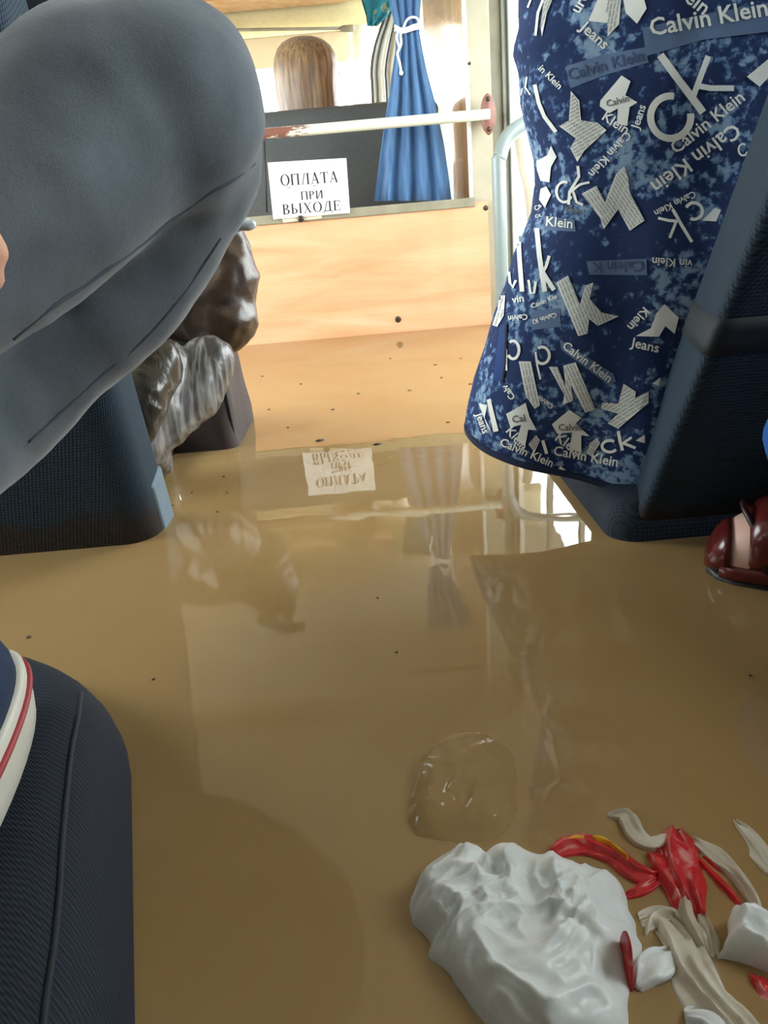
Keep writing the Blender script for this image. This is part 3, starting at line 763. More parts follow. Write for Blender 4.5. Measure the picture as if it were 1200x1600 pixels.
blob('jeans', [thigh, calf, kneefill, leg2, pelvis], .008, 'jeans', r, 5, jw)
blob('shirt', [[(Vector((-.635, .0, .26)), .13, (1.25, .8, 1)), (Vector((-.635, -.03, .5)), .14, (1.3, .75, 1)), (Vector((-.635, -.03, .68)), .08, (1.6, .8, .8))],
               [(Vector((-.47, -.02, .63)), .065), (Vector((-.46, .06, .44)), .05), (PD(-330, 300, .36), .036)],
               [(Vector((-.8, -.02, .63)), .065), (Vector((-.78, .22, .60)), .055), (PD(-60, -60, .70), .075), (PD(40, -10, .72), .062), (PD(90, 0, .74), .055)]], .012, 'navy_shirt', r, 4)
blob('head', [[(Vector((-.635, -.02, .74)), .05), (Vector((-.635, -.01, .82)), .05)], [(Vector((-.635, .0, .93)), .095, (.8, 1, 1.2))], [(Vector((-.635, .095, .92)), .014, (.8, 1, 1.3))], [(Vector((-.715, 0, .92)), .02, (.4, .8, 1.2))], [(Vector((-.555, 0, .92)), .02, (.4, .8, 1.2))]], .009, 'skin', r, 4)
blob('hair', [[(Vector((-.635, -.02, .965)), .098, (.84, 1, .95))]], .009, 'hair', r, 4)
# hand resting on the thigh, one fingertip reaches into view
hp = PD(-185, 320, .40)
fg = [[(hp, .030, (1, .6, 1)), (PD(-270, 305, .38), .024), (PD(-340, 300, .36), .026)]]
for i, (ln, dz) in enumerate(((.060, .030), (.070, .010), (.066, -.010), (.052, -.028))):
    a = hp + Vector((.015, 0, dz*.75)); m1 = a+Vector((ln*.4, .006, -.003)); fg.append([(a, .0095), (m1, .0088), (PD(-27, 350, .40) if i == 1 else a+Vector((ln*.45, .016, -.02)), .0075)])
fg.append([(hp+Vector((-.01, -.01, -.03)), .011), (hp+Vector((.015, -.014, -.055)), .0095), (hp+Vector((.03, -.012, -.066)), .008)])
blob('hand', fg, .004, 'skin', r, 3)
# seams of the jeans follow the surface
jo = [c for c in r.children if c.name.startswith('jeans')][0]
def bvh_of(o):
    bm = bmesh.new(); bm.from_mesh(o.data); bm.transform(Matrix.Identity(4)); t = BVHTree.FromBMesh(bm); bm.free(); return t
bj = bvh_of(jo)
def cast(bv, px, py, off=.0): 
    d = ray(px, py).normalized(); loc, nrm, _, _ = bv.ray_cast(CAM, d)
    if loc is None: return None
    if nrm.dot(d) > 0: nrm = -nrm
    return loc + nrm*off
plain('seam_thread', '444c55', .9)
for nm, pl in (('seam', [(398, 255), (365, 280), (330, 300), (280, 335), (230, 375), (180, 412), (130, 448), (75, 485), (20, 530)]), ('seam', [(345, 372), (310, 425), (270, 480), (220, 535), (160, 585), (100, 640), (45, 690)])):
    pts = [cast(bj, *p, .0) for p in pl]; pts = [p for p in pts if p]
    if len(pts) > 2: tube(nm, pts, .0013, 'seam_thread', jo, 6, sm=5)

# canvas shoe on the cushion
shc = Vector((-.240, .320, ct+.012))
blob('ankle', [[(ankle, .036), (Vector((shc.x-.006, shc.y-.10, ct+.07)), .034)]], .006, 'skin', r, 3)
sh = thing('canvas_shoe', 'navy canvas shoe with white rubber sole and red line on the near seat', 'shoe', (shc.x, shc.y, ct+.008))
def foot_outline(sc, n=56):
    out = []
    for k in range(n):
        t = 2*PI*k/n; y = math.sin(t); x = math.cos(t)
        wd = .046*(1 - .18*max(0, -y) - .12*(1-abs(y))*(1 if x < 0 else 0))
        out.append((shc.x + sc*wd*math.copysign(abs(x)**.75, x), shc.y-.035 + (.145*y if y > 0 else .13*y)*sc - (1-sc)*.0))
    return out
rot = Matrix.Translation(shc) @ Matrix.Rotation(math.radians(4), 4, 'Z') @ Matrix.Translation(-shc)
def rl(specs): return [[rot @ Vector((x, y, z)) for x, y in foot_outline(s)] for s, z in specs]
z0 = ct+.011
frombm('sole', loft(rl([(.94, z0), (.99, z0+.003), (1.0, z0+.010), (.99, z0+.030), (.95, z0+.033), (.9, z0+.032)])), 'shoe_rubber', sh)
bm = bmesh.new(); pr = [rot @ Vector((x, y, z0+.024)) for x, y in foot_outline(1.0)]
tube_bm(pr+[pr[0]], .0022, 6, bm); frombm('red_line', bm, 'shoe_red', sh)
up = rl([(.93, z0+.03), (.92, z0+.04), (.86, z0+.055), (.74, z0+.066), (.55, z0+.074), (.3, z0+.079)])
for rg_ in up:
    for v in rg_:
        back = max(0, min(1, (shc.y-.02-v.y)/.1)); v.z += back*(v.z-z0-.03)*.9
frombm('upper', loft(up), 'shoe_navy', sh)

# ================================================================== PERSON IN LETTERED SHORTS
cy, ry, xR2 = .885, .105, .58
cont = [(735, 684), (726, 662), (730, 640), (740, 600), (758, 550), (772, 500), (790, 450), (805, 400), (832, 335), (838, 290), (836, 250), (825, 205), (815, 160), (812, 110), (804, 82), (806, 66), (813, 40), (813, 0), (816, -60), (820, -130)]
pr = thing('person', 'person in loose navy shorts printed with white lettering, kneeling on a seat', 'person', (.4, cy, .04))
rings = []; N = 128
zl = []
for i, (px, py) in enumerate(cont):
    q = PY(px, py, cy); zl.append((q.z, q.x))
zl[0] = (zl[1][0]-.012, zl[1][1]+.004)
fine = []
for i in range(len(zl)-1):
    for k in range(4):
        t = k/4; fine.append((zl[i][0]+(zl[i+1][0]-zl[i][0])*t, zl[i][1]+(zl[i+1][1]-zl[i][1])*t))
fine.append(zl[-1])
def shorts_ring(z, xl, shrink=0.0):
    rx = (xR2-xl)/2; cx = (xR2+xl)/2; ring = []
    zz = max(0, min(1, (z-.05)/.5)); ryy = ry*(1.0+.35*min(1, zz*3))
    for k in range(N):
        a = 2*PI*k/N; c, s_ = math.cos(a), math.sin(a)
        ex = 1.0 if c < 0 else .85; x = cx + (rx-shrink)*math.copysign(abs(c)**ex, c); y = cy + (ryy-shrink)*math.copysign(abs(s_)**ex, s_)
        if s_ > 0: y = cy + (y-cy)*(.4+.6*min(1, zz*3))
        fold = .006*math.sin(a*7+z*9)*(1-.5*zz) + .009*noise.noise(Vector((x*9, y*9, z*7+x*5))) + .006*noise.noise(Vector((x*25, y*25, z*16)))
        fold *= min(1, abs(1+c)*1.6+.12)                    # keep the outline at the aisle side
        ring.append(Vector((x+c*fold, y+s_*fold, z + (.022*min(s_, 0) + .045*max(s_, 0) - (.040*min(1, (c+1)*1.6) if s_ < 0 else 0) + .004*noise.noise(Vector((c*2, s_*2, z*5))))*(1-zz)**2)))
    return ring
rings = [shorts_ring(fine[0][0]+.004, fine[0][1], .012)] + [shorts_ring(z, x) for z, x in fine]
inner = [shorts_ring(z, x, .02) for z, x in fine[:6]][::-1]
bm = loft(rings, True, True)
so = frombm('shorts', bm, 'shorts_cloth', pr)
# body: kneeling legs inside the shorts, trunk, arms and head above the frame
zt2 = fine[-1][0]
blob('body', [[(Vector((.33, 0.921, .10)), .07), (Vector((.34, 0.945, .35)), .085), (Vector((.38, 0.961, .58)), .12, (1.2, .9, 1))], [(Vector((.47, 0.921, .10)), .07), (Vector((.46, 0.945, .35)), .085), (Vector((.42, 0.961, .58)), .12, (1.2, .9, 1))],
              [(Vector((.33, 0.921, .10)), .06), (Vector((.33, 1.065, .085)), .045)], [(Vector((.47, 0.921, .10)), .06), (Vector((.47, 1.065, .085)), .045)],
              [(Vector((.4, 0.961, .58)), .12, (1.2, .9, 1)), (Vector((.4, 0.977, .8)), .12, (1.3, .8, 1)), (Vector((.4, 1.001, 1.0)), .08, (1.7, .8, .7)), (Vector((.4, 1.017, 1.08)), .05), (Vector((.4, 1.041, 1.18)), .085, (.85, 1, 1.1))],
              [(Vector((.26, 1.001, 1.0)), .055), (Vector((.22, 1.105, .8)), .045), (Vector((.3, 1.265, .75)), .035)], [(Vector((.54, 1.001, 1.0)), .055), (Vector((.6, 1.105, .8)), .045), (Vector((.5, 1.265, .75)), .035)]], .014, 'pale_shirt', pr, 4)

bs = bvh_of(so)
class Decal:
    """flat print laid on the cloth: polygons given in photo pixels, cut fine, dropped on to the surface"""
    def __init__(s, name, mat, off, joined=False): s.v = []; s.f = []; s.name = name; s.mat = mat; s.off = off; s.joined = joined
    def add(s, verts, faces, grid=7.0):
        bm = bmesh.new(); vs = [bm.verts.new((x, y, 0)) for x, y in verts]
        for f in faces:
            try: bm.faces.new([vs[i] for i in f])
            except ValueError: pass
        if not bm.faces: bm.free(); return
        xs_ = [v.co.x for v in bm.verts]; ys_ = [v.co.y for v in bm.verts]
        for ax, lo, hi in ((0, min(xs_), max(xs_)), (1, min(ys_), max(ys_))):
            g = math.floor(lo/grid)*grid+grid
            while g < hi:
                co = Vector((g, 0, 0)) if ax == 0 else Vector((0, g, 0)); no = Vector((1, 0, 0)) if ax == 0 else Vector((0, 1, 0))
                bmesh.ops.bisect_plane(bm, geom=list(bm.verts)+list(bm.edges)+list(bm.faces), plane_co=co, plane_no=no, dist=1e-4); g += grid
        idx = {}
        for v in bm.verts:
            d = ray(v.co.x, v.co.y).normalized(); loc, nrm, _, _ = bs.ray_cast(CAM, d)
            if loc is None: continue
            if nrm.dot(d) > 0: nrm = -nrm
            idx[v] = len(s.v); s.v.append(loc+nrm*s.off)
        for f in bm.faces:
            if all(v in idx for v in f.verts):
                q = [s.v[idx[v]] for v in f.verts]
                if max((q[i]-q[i-1]).length for i in range(len(q))) < .05: s.f.append([idx[v] for v in f.verts])
        bm.free()
        if not s.joined and s.f: s.done(so); s.v = []; s.f = []
    def poly(s, pts):
        nm = s.name; s.name = 'printed_patch' if nm == 'printed_word' else nm; s.add(pts, [list(range(len(pts)))]); s.name = nm
    def stroke(s, pts, wd):
        pts = [Vector((x, y)) for x, y in pts]; L = []; Rr = []
        for i, p in enumerate(pts):
            d = (pts[min(i+1, len(pts)-1)]-pts[max(i-1, 0)]); d = d.normalized() if d.length > 0 else Vector((1, 0)); n_ = Vector((-d.y, d.x))*wd/2
            L.append(p+n_); Rr.append(p-n_)
        n_ = len(pts); s.add([tuple(v) for v in L+Rr], [[i, i+1, n_+i+1, n_+i] for i in range(n_-1)])
    def cee(s, cx, cy_, rx, ry_, wd, gap=0, span_=280):  # letter C as an open ring, gap direction in degrees (0 = right)
        pts = [(cx+rx*math.cos(math.radians(gap+(360-span_)/2+span_*k/24)), cy_-ry_*math.sin(math.radians(gap+(360-span_)/2+span_*k/24))) for k in range(25)]
        s.stroke(pts, wd)
    def text(s, t, p0, p1, ys=1.0, grid=9.0):
        v, f, wdt = glyphs(t); d = Vector((p1[0]-p0[0], p1[1]-p0[1])); L = d.length; d.normalize(); u = Vector((d.y, -d.x)); k = L/wdt
        s.add([(p0[0]+d.x*x*k+u.x*y*k*ys, p0[1]+d.y*x*k+u.y*y*k*ys) for x, y in v], f, grid)
    def done(s, parent):
        me = bpy.data.meshes.new(s.name); me.from_pydata(s.v, [], s.f); me.update()
        return link(s.name, me, s.mat, parent)
_gc = {}
def glyphs(t):
    if t in _gc: return _gc[t]
    c = bpy.data.curves.new('t', 'FONT'); c.body = t; c.size = 1; c.resolution_u = 2; c.offset = .016; c.fill_mode = 'FRONT'
    o = bpy.data.objects.new('t', c); COL.objects.link(o); dg = bpy.context.evaluated_depsgraph_get()
    me = bpy.data.meshes.new_from_object(o.evaluated_get(dg)); v = [(p.co.x, p.co.y) for p in me.vertices]; f = [list(p.vertices) for p in me.polygons]
    x0_ = min(a for a, _ in v); v = [(a-x0_, b_) for a, b_ in v]; wdt = max(a for a, _ in v)
    bpy.data.objects.remove(o); bpy.data.meshes.remove(me); _gc[t] = (v, f, wdt); return _gc[t]
Wh = Decal('printed_word', 'print_white', .0012); Sl = Decal('slate_band', 'print_slate', .0006); Ink = Decal('printed_word', 'print_ink', .0018); Fine = Decal('fine_print', 'print_ink', .0018, True)
Dim = Decal('printed_word', 'print_dim', .0012); Pk = Decal('pocket_lining', 'pocket_blue', .0008); Sd = Decal('pocket_slit', 'slit_dark', .0014)
def A5(pts): return [(x/2.5+720, y/2.5) for x, y in pts]
def A6(pts): return [(x/2.4+700, y/2.4+400) for x, y in pts]
def news(pts, ang, step=5.2):
    """white patch crossed by lines of tiny type"""
    Wh.poly(pts); c, s_ = math.cos(math.radians(ang)), math.sin(math.radians(ang))
    loc = [(x*c+y*s_, -x*s_+y*c) for x, y in pts]; y = min(p[1] for p in loc)+step; y1 = max(p[1] for p in loc)-1
    while y < y1:
        xs_ = []
        for i in range(len(loc)):
            (xa_, ya_), (xb_, yb_) = loc[i], loc[i-1]
            if (ya_-y)*(yb_-y) < 0: xs_.append(xa_+(xb_-xa_)*(y-ya_)/(yb_-ya_))
        xs_.sort()
        for i in range(0, len(xs_)-1, 2):
            a, e = xs_[i]+1.2, xs_[i+1]-1.2
            nch = int((e-a)/1.75)
            if nch >= 3:
                tx = ('Calvin Klein '*6)[:nch].strip()
                Fine.text(tx, (a*c-y*s_, a*s_+y*c), (e*c-y*s_, e*s_+y*c), grid=40)
        y += step
# --- upper part
Sl.poly([(1004, 44), (1100, 22), (1215, 2), (1215, 48), (1100, 62), (1010, 88)]); Wh.text('Calvin Klein', (1018, 56), (1200, 24))
Sl.poly([(884, 104), (940, 86), (1008, 74), (1014, 98), (950, 116), (892, 138)]); Dim.text('Calvin Klein', (890, 126), (1008, 94))
Wh.text('Jeans', (905, 44), (944, 78))
Wh.poly([(920, 33), (936, -4), (953, -2), (962, 38)]); news([(950, -8), (972, -8), (968, 38), (950, 57)], -80); Wh.poly([(974, -6), (1006, -6), (1011, 14), (996, 37), (978, 20)])
Wh.text('Klein', (1046, -16), (1098, 24)); Wh.text('ure', (906, 22), (922, -6)); Wh.stroke([(838, 56), (842, 20), (852, -6)], 4); news([(846, 40), (852, -4), (866, -4), (856, 20), (848, 58)], -70, 4)
Wh.stroke([(826, 12), (834, -8)], 3)
Wh.text('in Klein', (842, 108), (874, 140))
Wh.cee(1048, 183, 31, 33, 11, 45, 290); Wh.stroke([(1032, 86), (1058, 122), (1098, 176)], 12); Wh.stroke([(1083, 150), (1094, 120), (1106, 88)], 9); Wh.stroke([(1088, 134), (1110, 138), (1146, 138)], 9)
Wh.text('Calvin Klein', (1057, 241), (1164, 156)); Wh.poly([(1166, 120), (1200, 92), (1210, 110), (1186, 136)])
Wh.text('Calvin Klein', (1146, 192), (1016, 286)); Wh.cee(1160, 234, 7, 9, 3, 20)
Wh.poly(A5([(630, 295), (665, 318), (645, 372), (692, 400), (662, 418), (652, 492), (612, 482), (616, 424), (582, 442), (545, 415), (548, 392)])); Ink.text('Calvin', (950, 167), (985, 158))
Wh.text('Klein', (941, 186), (978, 210)); Wh.text('Jeans', (998, 203), (1010, 166)); Wh.text('Calvin Klein', (979, 204), (920, 270))
news(A5([(432, 355), (465, 392), (472, 470), (535, 478), (572, 508), (485, 588), (458, 632), (430, 578), (452, 540), (388, 492), (425, 470)]), -30)
Wh.stroke([(837, 132), (843, 160), (852, 182), (870, 206)], 6); Wh.stroke(A5([(262, 300), (256, 340), (275, 370)]), 2.5); Wh.stroke(A5([(245, 345), (238, 372)]), 2)
Wh.poly(A5([(300, 628), (342, 604), (356, 568), (378, 612), (356, 652), (350, 712), (316, 706), (302, 664)]))
Wh.cee(883, 300, 12, 16, 4, 20, 270); Wh.stroke(A5([(460, 648), (464, 690), (428, 750), (424, 800)]), 4.5); Wh.stroke(A5([(428, 752), (470, 720), (505, 712)]), 4); Wh.stroke(A5([(440, 745), (455, 790), (480, 800)]), 4)
Wh.poly(A5([(316, 738), (338, 728), (356, 762), (332, 812), (310, 780)])); Wh.text('Ca', (840, 330), (848, 322)); Ink.text('Klein', (884, 330), (908, 334))
news(A5([(475, 757), (532, 726), (565, 792), (606, 684), (640, 648), (655, 692), (662, 752), (720, 862), (662, 902), (616, 818), (560, 896), (545, 850)]), 55)
Sl.poly([(850, 338), (898, 344), (900, 362), (850, 360)]); Wh.text('Klein', (854, 353), (895, 357)); Wh.text('CK', (838, 341), (848, 339))
Wh.cee(1084, 330, 13, 13, 5, 200, 270); Wh.stroke(A5([(828, 818), (862, 880), (902, 946)]), 5); Wh.stroke(A5([(772, 852), (812, 862), (858, 866)]), 4.5); Wh.stroke(A5([(816, 930), (832, 890), (842, 862)]), 4.5)
Wh.text('Calvin Klein', (1084, 298), (1022, 330)); Wh.poly(A5([(942, 862), (990, 812), (1015, 820), (996, 866)]))
# --- lower part
Wh.stroke([(811, 358), (813, 400), (817, 456)], 7); Wh.stroke([(840, 357), (844, 400), (852, 456)], 7.5); Wh.stroke(A6([(352, 70), (370, 40), (382, 0)]), 5); Wh.stroke(A6([(358, 62), (372, 85), (400, 128)]), 7)
Wh.stroke(A6([(232, 60), (236, 100), (246, 118), (258, 92)]), 4); Wh.stroke(A6([(305, 90), (312, 140), (325, 140), (332, 96)]), 4)
Wh.text('vin', A6([(245, 178)])[0], A6([(288, 170)])[0]); Wh.text('Cavin Kle', A6([(318, 198)])[0], A6([(412, 158)])[0])
Sl.poly(A6([(310, 205), (420, 195), (425, 265), (315, 278)])); Wh.text('Calvin Kl', A6([(406, 212)])[0], A6([(318, 240)])[0]); Wh.text('Calvin', A6([(300, 218)])[0], A6([(228, 226)])[0])
news(A6([(194, 130), (219, 135), (212, 225), (188, 266), (170, 260), (190, 200)]), -75)
news(A6([(408, 100), (452, 74), (496, 182), (516, 112), (546, 100), (532, 160), (575, 212), (642, 226), (562, 262), (530, 236), (524, 290), (490, 300)]), 68)
Sl.poly(A6([(520, 20), (745, 10), (748, 72), (530, 70)])); Dim.text('Calvin K', A6([(735, 18)])[0], A6([(540, 24)])[0])
Wh.text('vin Klein', A6([(918, 15)])[0], A6([(768, 5)])[0])
Wh.poly(A6([(812, 180), (866, 230), (850, 292), (815, 262), (792, 302), (705, 300), (762, 270), (782, 215)])); Wh.text('Klein', A6([(735, 190)])[0], A6([(672, 262)])[0]); Wh.text('Jeans', A6([(683, 338)])[0], A6([(788, 362)])[0])
Sl.poly(A6([(420, 312), (620, 440), (630, 470), (600, 482), (425, 350)])); Wh.text('Calvin Klein', A6([(428, 342)])[0], A6([(602, 474)])[0])
Wh.cee(*A6([(355, 372)])[0], 11, 13, 4.5, 170, 270); Wh.cee(*A6([(247, 352)])[0], 9, 14, 4.5, 170, 270); Wh.stroke(A6([(330, 360), (336, 410), (348, 462)]), 3); Wh.stroke(A6([(222, 350), (222, 430)]), 2.5)
news(A6([(268, 395), (312, 395), (346, 560), (325, 572), (292, 520)]), 78); news(A6([(380, 415), (412, 415), (442, 488), (434, 410), (480, 398), (552, 572), (515, 586), (462, 480), (470, 542), (430, 556), (437, 520)]), 66)
Wh.text('Calvin', A6([(398, 560)])[0], A6([(345, 520)])[0]); Wh.text('Calv', A6([(255, 530)])[0], A6([(222, 480)])[0])
news(A6([(660, 478), (706, 508), (702, 532), (752, 508), (752, 550), (640, 646), (600, 626), (640, 590), (574, 570), (580, 548), (640, 552)]), -32)
Wh.cee(*A6([(608, 712)])[0], 12, 9, 4.5, 10, 270); Wh.stroke(A6([(640, 655), (646, 690), (656, 728)]), 5); Wh.stroke(A6([(652, 705), (690, 678)]), 4); Wh.stroke(A6([(658, 700), (705, 718)]), 4.5)
Wh.poly(A6([(705, 690), (738, 668), (738, 700)])); Wh.poly(A6([(765, 478), (796, 455), (790, 485)]))
for sh_, n_ in ((0, 'Calvin'), (1, 'Cal')):
    K = [(390, 630), (455, 575), (500, 605), (480, 627), (532, 675), (500, 670), (500, 736), (455, 720), (466, 660), (410, 665)] if sh_ == 0 else [(220, 592), (292, 550), (306, 600), (332, 652), (302, 650), (290, 712), (258, 690), (276, 632), (236, 642)]
    Wh.poly(A6(K))
Ink.text('Calvin', A6([(415, 652)])[0], A6([(500, 652)])[0]); Ink.text('Cal', A6([(245, 625)])[0], A6([(292, 618)])[0])
Wh.text('Klein', A6([(400, 688)])[0], A6([(488, 752)])[0]); Wh.text('Klein', A6([(218, 658)])[0], A6([(278, 728)])[0])
Wh.text('Calvin Klein', A6([(194, 708)])[0], A6([(388, 790)])[0]); Wh.text('Calvin Klein', A6([(394, 744)])[0], A6([(636, 788)])[0])
news(A6([(532, 700), (560, 680), (572, 700), (540, 750), (520, 738)]), -60, 4); news(A6([(302, 705), (330, 670), (345, 690), (325, 735)]), -60, 4); Wh.stroke(A6([(355, 690), (370, 740)]), 5); Wh.stroke(A6([(418, 790), (460, 825)]), 5)
Wh.poly(A6([(118, 552), (150, 560), (140, 606), (166, 660), (150, 640)])); Wh.poly(A6([(148, 540), (162, 534), (192, 656), (172, 660)])); Wh.text('Jeans', A6([(106, 592)])[0], A6([(134, 668)])[0])
Pk.poly(A6([(196, 268), (222, 248), (218, 400), (206, 472), (170, 468), (180, 380)])); Sd.stroke(A6([(222, 255), (218, 400), (207, 472)]), 3)
Fine.done(so)['kind'] = 'stuff'
# hem stitching
hz = fine[1]
pts = [p+Vector((0, 0, .012)) for p in shorts_ring(fine[1][0], fine[1][1], -.001)]
plain('hem_thread', '16233f', .9)
tube('hem', [p-Vector((0, 0, .012)) for p in pts]+[pts[0]-Vector((0, 0, .012))], .004, 'hem_thread', so, 8)

# ================================================================== LEATHER SHOE PERSON (right edge)
toe = PZ(1106, 835, .02); r = thing('person', 'person in blue trousers with one foot stretched out beside the seat back', 'person', (.62, .2, ZF))
dirv = Vector((1, -.42, 0)).normalized(); side = Vector((-dirv.y, dirv.x, 0))
def fp(a, s_, z): return Vector((toe.x, toe.y-.03, 0)) + dirv*a + side*s_ + Vector((0, 0, z))
ank = fp(.21, 0, .10)
kn = Vector((.62, .35, .33))
blob('foot', [[(fp(.045, .0, .018), .022, (1.1, 1.3, .8)), (fp(.12, 0, .03), .032, (1, 1.1, .9)), (fp(.2, 0, .05), .034)], [(fp(.21, 0, .05), .034), (ank, .035), (ank.lerp(kn, .5), .045)]] +
     [[(fp(.022+.006*i, .024-.016*i, .016), .0085), (fp(.006+.009*abs(i-1), .026-.017*i, .013), .0085-.0008*i)] for i in range(4)], .005, 'toe_skin', r, 3)
k2 = PD(1292, 688, .60)
tr = blob('trousers', [[(ank.lerp(kn, .42), .05), (kn, .065), (Vector((.66, .0, .17)), .09)], [(k2, .045), (k2.lerp(Vector((.58, .0, .17)), .3), .062), (Vector((.58, .0, .17)), .09)],
                       [(k2, .045), (k2+Vector((.14, .04, -.05)), .045), (k2+Vector((.26, .02, -.22)), .04)]], .009, 'trouser_blue', r, 5, crumple(14, .003))
blob('coat', [[(Vector((.64, -.12, .2)), .12, (1.2, .9, 1)), (Vector((.64, -.2, .5)), .13, (1.2, .8, 1)), (Vector((.64, -.2, .66)), .08, (1.6, .8, .8))]], .014, 'navy_shirt', r, 4)
blob('head', [[(Vector((.64, -.19, .74)), .05), (Vector((.64, -.18, .82)), .05)], [(Vector((.64, -.17, .92)), .095, (.8, 1, 1.2))], [(Vector((.64, -.08, .91)), .014)]], .009, 'skin', r, 4)
sh = thing('leather_shoe', 'dark red leather peep-toe shoe half in the water by the seat back', 'shoe', (toe.x+.1, toe.y, -.01))
def so_ring(a, hw, zb, zt, sq=.8, n=28):
    return [fp(a, hw*math.copysign(abs(math.cos(2*PI*k/n))**sq, math.cos(2*PI*k/n)), (zb+zt)/2 + (zt-zb)/2*math.copysign(abs(math.sin(2*PI*k/n))**sq, math.sin(2*PI*k/n))) for k in range(n)]
frombm('sole', loft([so_ring(a, w_, -.012, .006, .5) for a, w_ in ((-.012, .012), (-.004, .026), (.012, .036), (.05, .043), (.11, .040), (.17, .032), (.24, .033), (.27, .02))]), 'dark_sole', sh)
frombm('toe_cap', loft([so_ring(a, w_, .003, t) for a, w_, t in ((-.014, .008, .014), (-.011, .018, .024), (-.006, .027, .034), (.0, .032, .041), (.006, .035, .045))]), 'leather', sh)
bm = loft([so_ring(a, w_, .003, t) for a, w_, t in ((.004, .031, .041), (.012, .035, .046), (.02, .038, .051), (.03, .040, .055))])
frombm('bare_toes', bm, 'toe_skin', sh)
frombm('vamp', loft([so_ring(a, w_, .003, t) for a, w_, t in ((.020, .0385, .056), (.03, .0425, .064), (.06, .046, .072), (.085, .046, .076), (.12, .043, .080), (.15, .039, .088))]), 'leather', sh)
frombm('side_wall', loft([so_ring(a, w_, -.002, .022) for a, w_ in ((-.002, .030), (.01, .037), (.03, .0425), (.06, .0455))]), 'leather', sh)
for a, t, w_ in ((.024, .060, .0405), (.046, .071, .0460), (.075, .078, .0475)):
    tube('strap_edge', [fp(a+.010*math.cos(math.pi*k/12*2), w_*math.cos(PI*k/12), .016+(t-.014)*math.sin(PI*k/12)) for k in range(13)], .0026, 'leather_edge', sh, 8)
frombm('counter', loft([so_ring(a, w_, .004, t) for a, w_, t in ((.2, .035, .06), (.23, .036, .07), (.262, .03, .075), (.275, .015, .07))]), 'leather', sh)

# ================================================================== RUBBISH IN THE WATER
def sheet_bag(name, outline, height, mat, seed, cr_amp, cr_scale, parent=None, res=110, base=-.006, edge=.16, stretch=(1, 1)):
    """crumpled film: outline in photo pixels laid on the water, domed and creased, closed underneath"""
    P2 = [PZ(x, y, 0) for x, y in outline]; P2 = [Vector((p.x, p.y)) for p in P2]
    pts = catmull([Vector((p.x, p.y, 0)) for p in P2+[P2[0]]], 8)[:-1]; n = len(pts); c = sum(pts, Vector())/n
    rings = []; K = max(10, res//3); so_ = Vector((seed*3.1, seed*1.7, seed))
    def hgt(p, t):
        q = Vector((p.x*stretch[0], p.y*stretch[1], 0))*cr_scale+so_
        w1 = Vector((noise.noise(q*.7), noise.noise(q*.7+Vector((9.2, 3.3, 1.1))), 0))*.6; q2 = q + w1
        v1 = noise.voronoi(q2*.8)[0]; v2 = noise.voronoi(q2*1.9+Vector((4, 2, 0)))[0]
        r1 = 1-abs(noise.noise(q2*.9))*2.4; r2 = 1-abs(noise.noise(q2*2.1+Vector((3, 7, 0))))*2.4; r3 = 1-abs(noise.noise((q+w1*1.8)*4.3))*2.2
        dd = q2.x*.8+q2.y*.6; de = -q2.x*.6+q2.y*.8; r4 = 1-abs(noise.noise(Vector((dd*.55, de*3.1, 2.0))))*2.4
        rid = .26*r4 + .3*(v1[1]-v1[0]) + .75*r1 + .32*r2 + .05*r3 - .5 + .7*noise.noise(q*.45)
        dome = (1-t**3.2)**.55 if t < 1 else 0
        return base + dome*height + rid*cr_amp*min(1, (1-t)/edge)
    for k in range(K, 0, -1):
        t = k/K; ring_ = []
        for p in pts:
            q = c.lerp(p, t); fr = .0025*noise.noise(Vector((q.x*90, q.y*90, seed)))*t
            ring_.append(Vector((q.x+fr, q.y+fr*.7, hgt(q, t))))
        rings.append(ring_)
    bot = [[Vector((c.lerp(p, s_).x, c.lerp(p, s_).y, base-d_)) for p in pts] for s_, d_ in ((.5, .022), (.85, .016), (.98, .006))]
    return frombm(name, loft(bot+rings), mat, parent)
o = sheet_bag('plastic_bag', [(640, 1400), (660, 1358), (706, 1332), (735, 1334), (748, 1346), (800, 1332), (850, 1350), (905, 1352), (962, 1372), (990, 1420), (1000, 1460), (1006, 1490), (985, 1560), (975, 1640), (880, 1668), (800, 1640), (735, 1580), (705, 1530), (668, 1500), (672, 1470), (642, 1440)], .026, 'bag_white', 4, .0075, 40, res=270, edge=.22)
tag(o, 'crumpled white plastic bag floating in the muddy water', 'bag')
sheet_bag('red_print', [(966, 1500), (974, 1504), (986, 1530), (990, 1548), (982, 1545)], .03, 'bag_red', 9, .001, 30, o, 40)
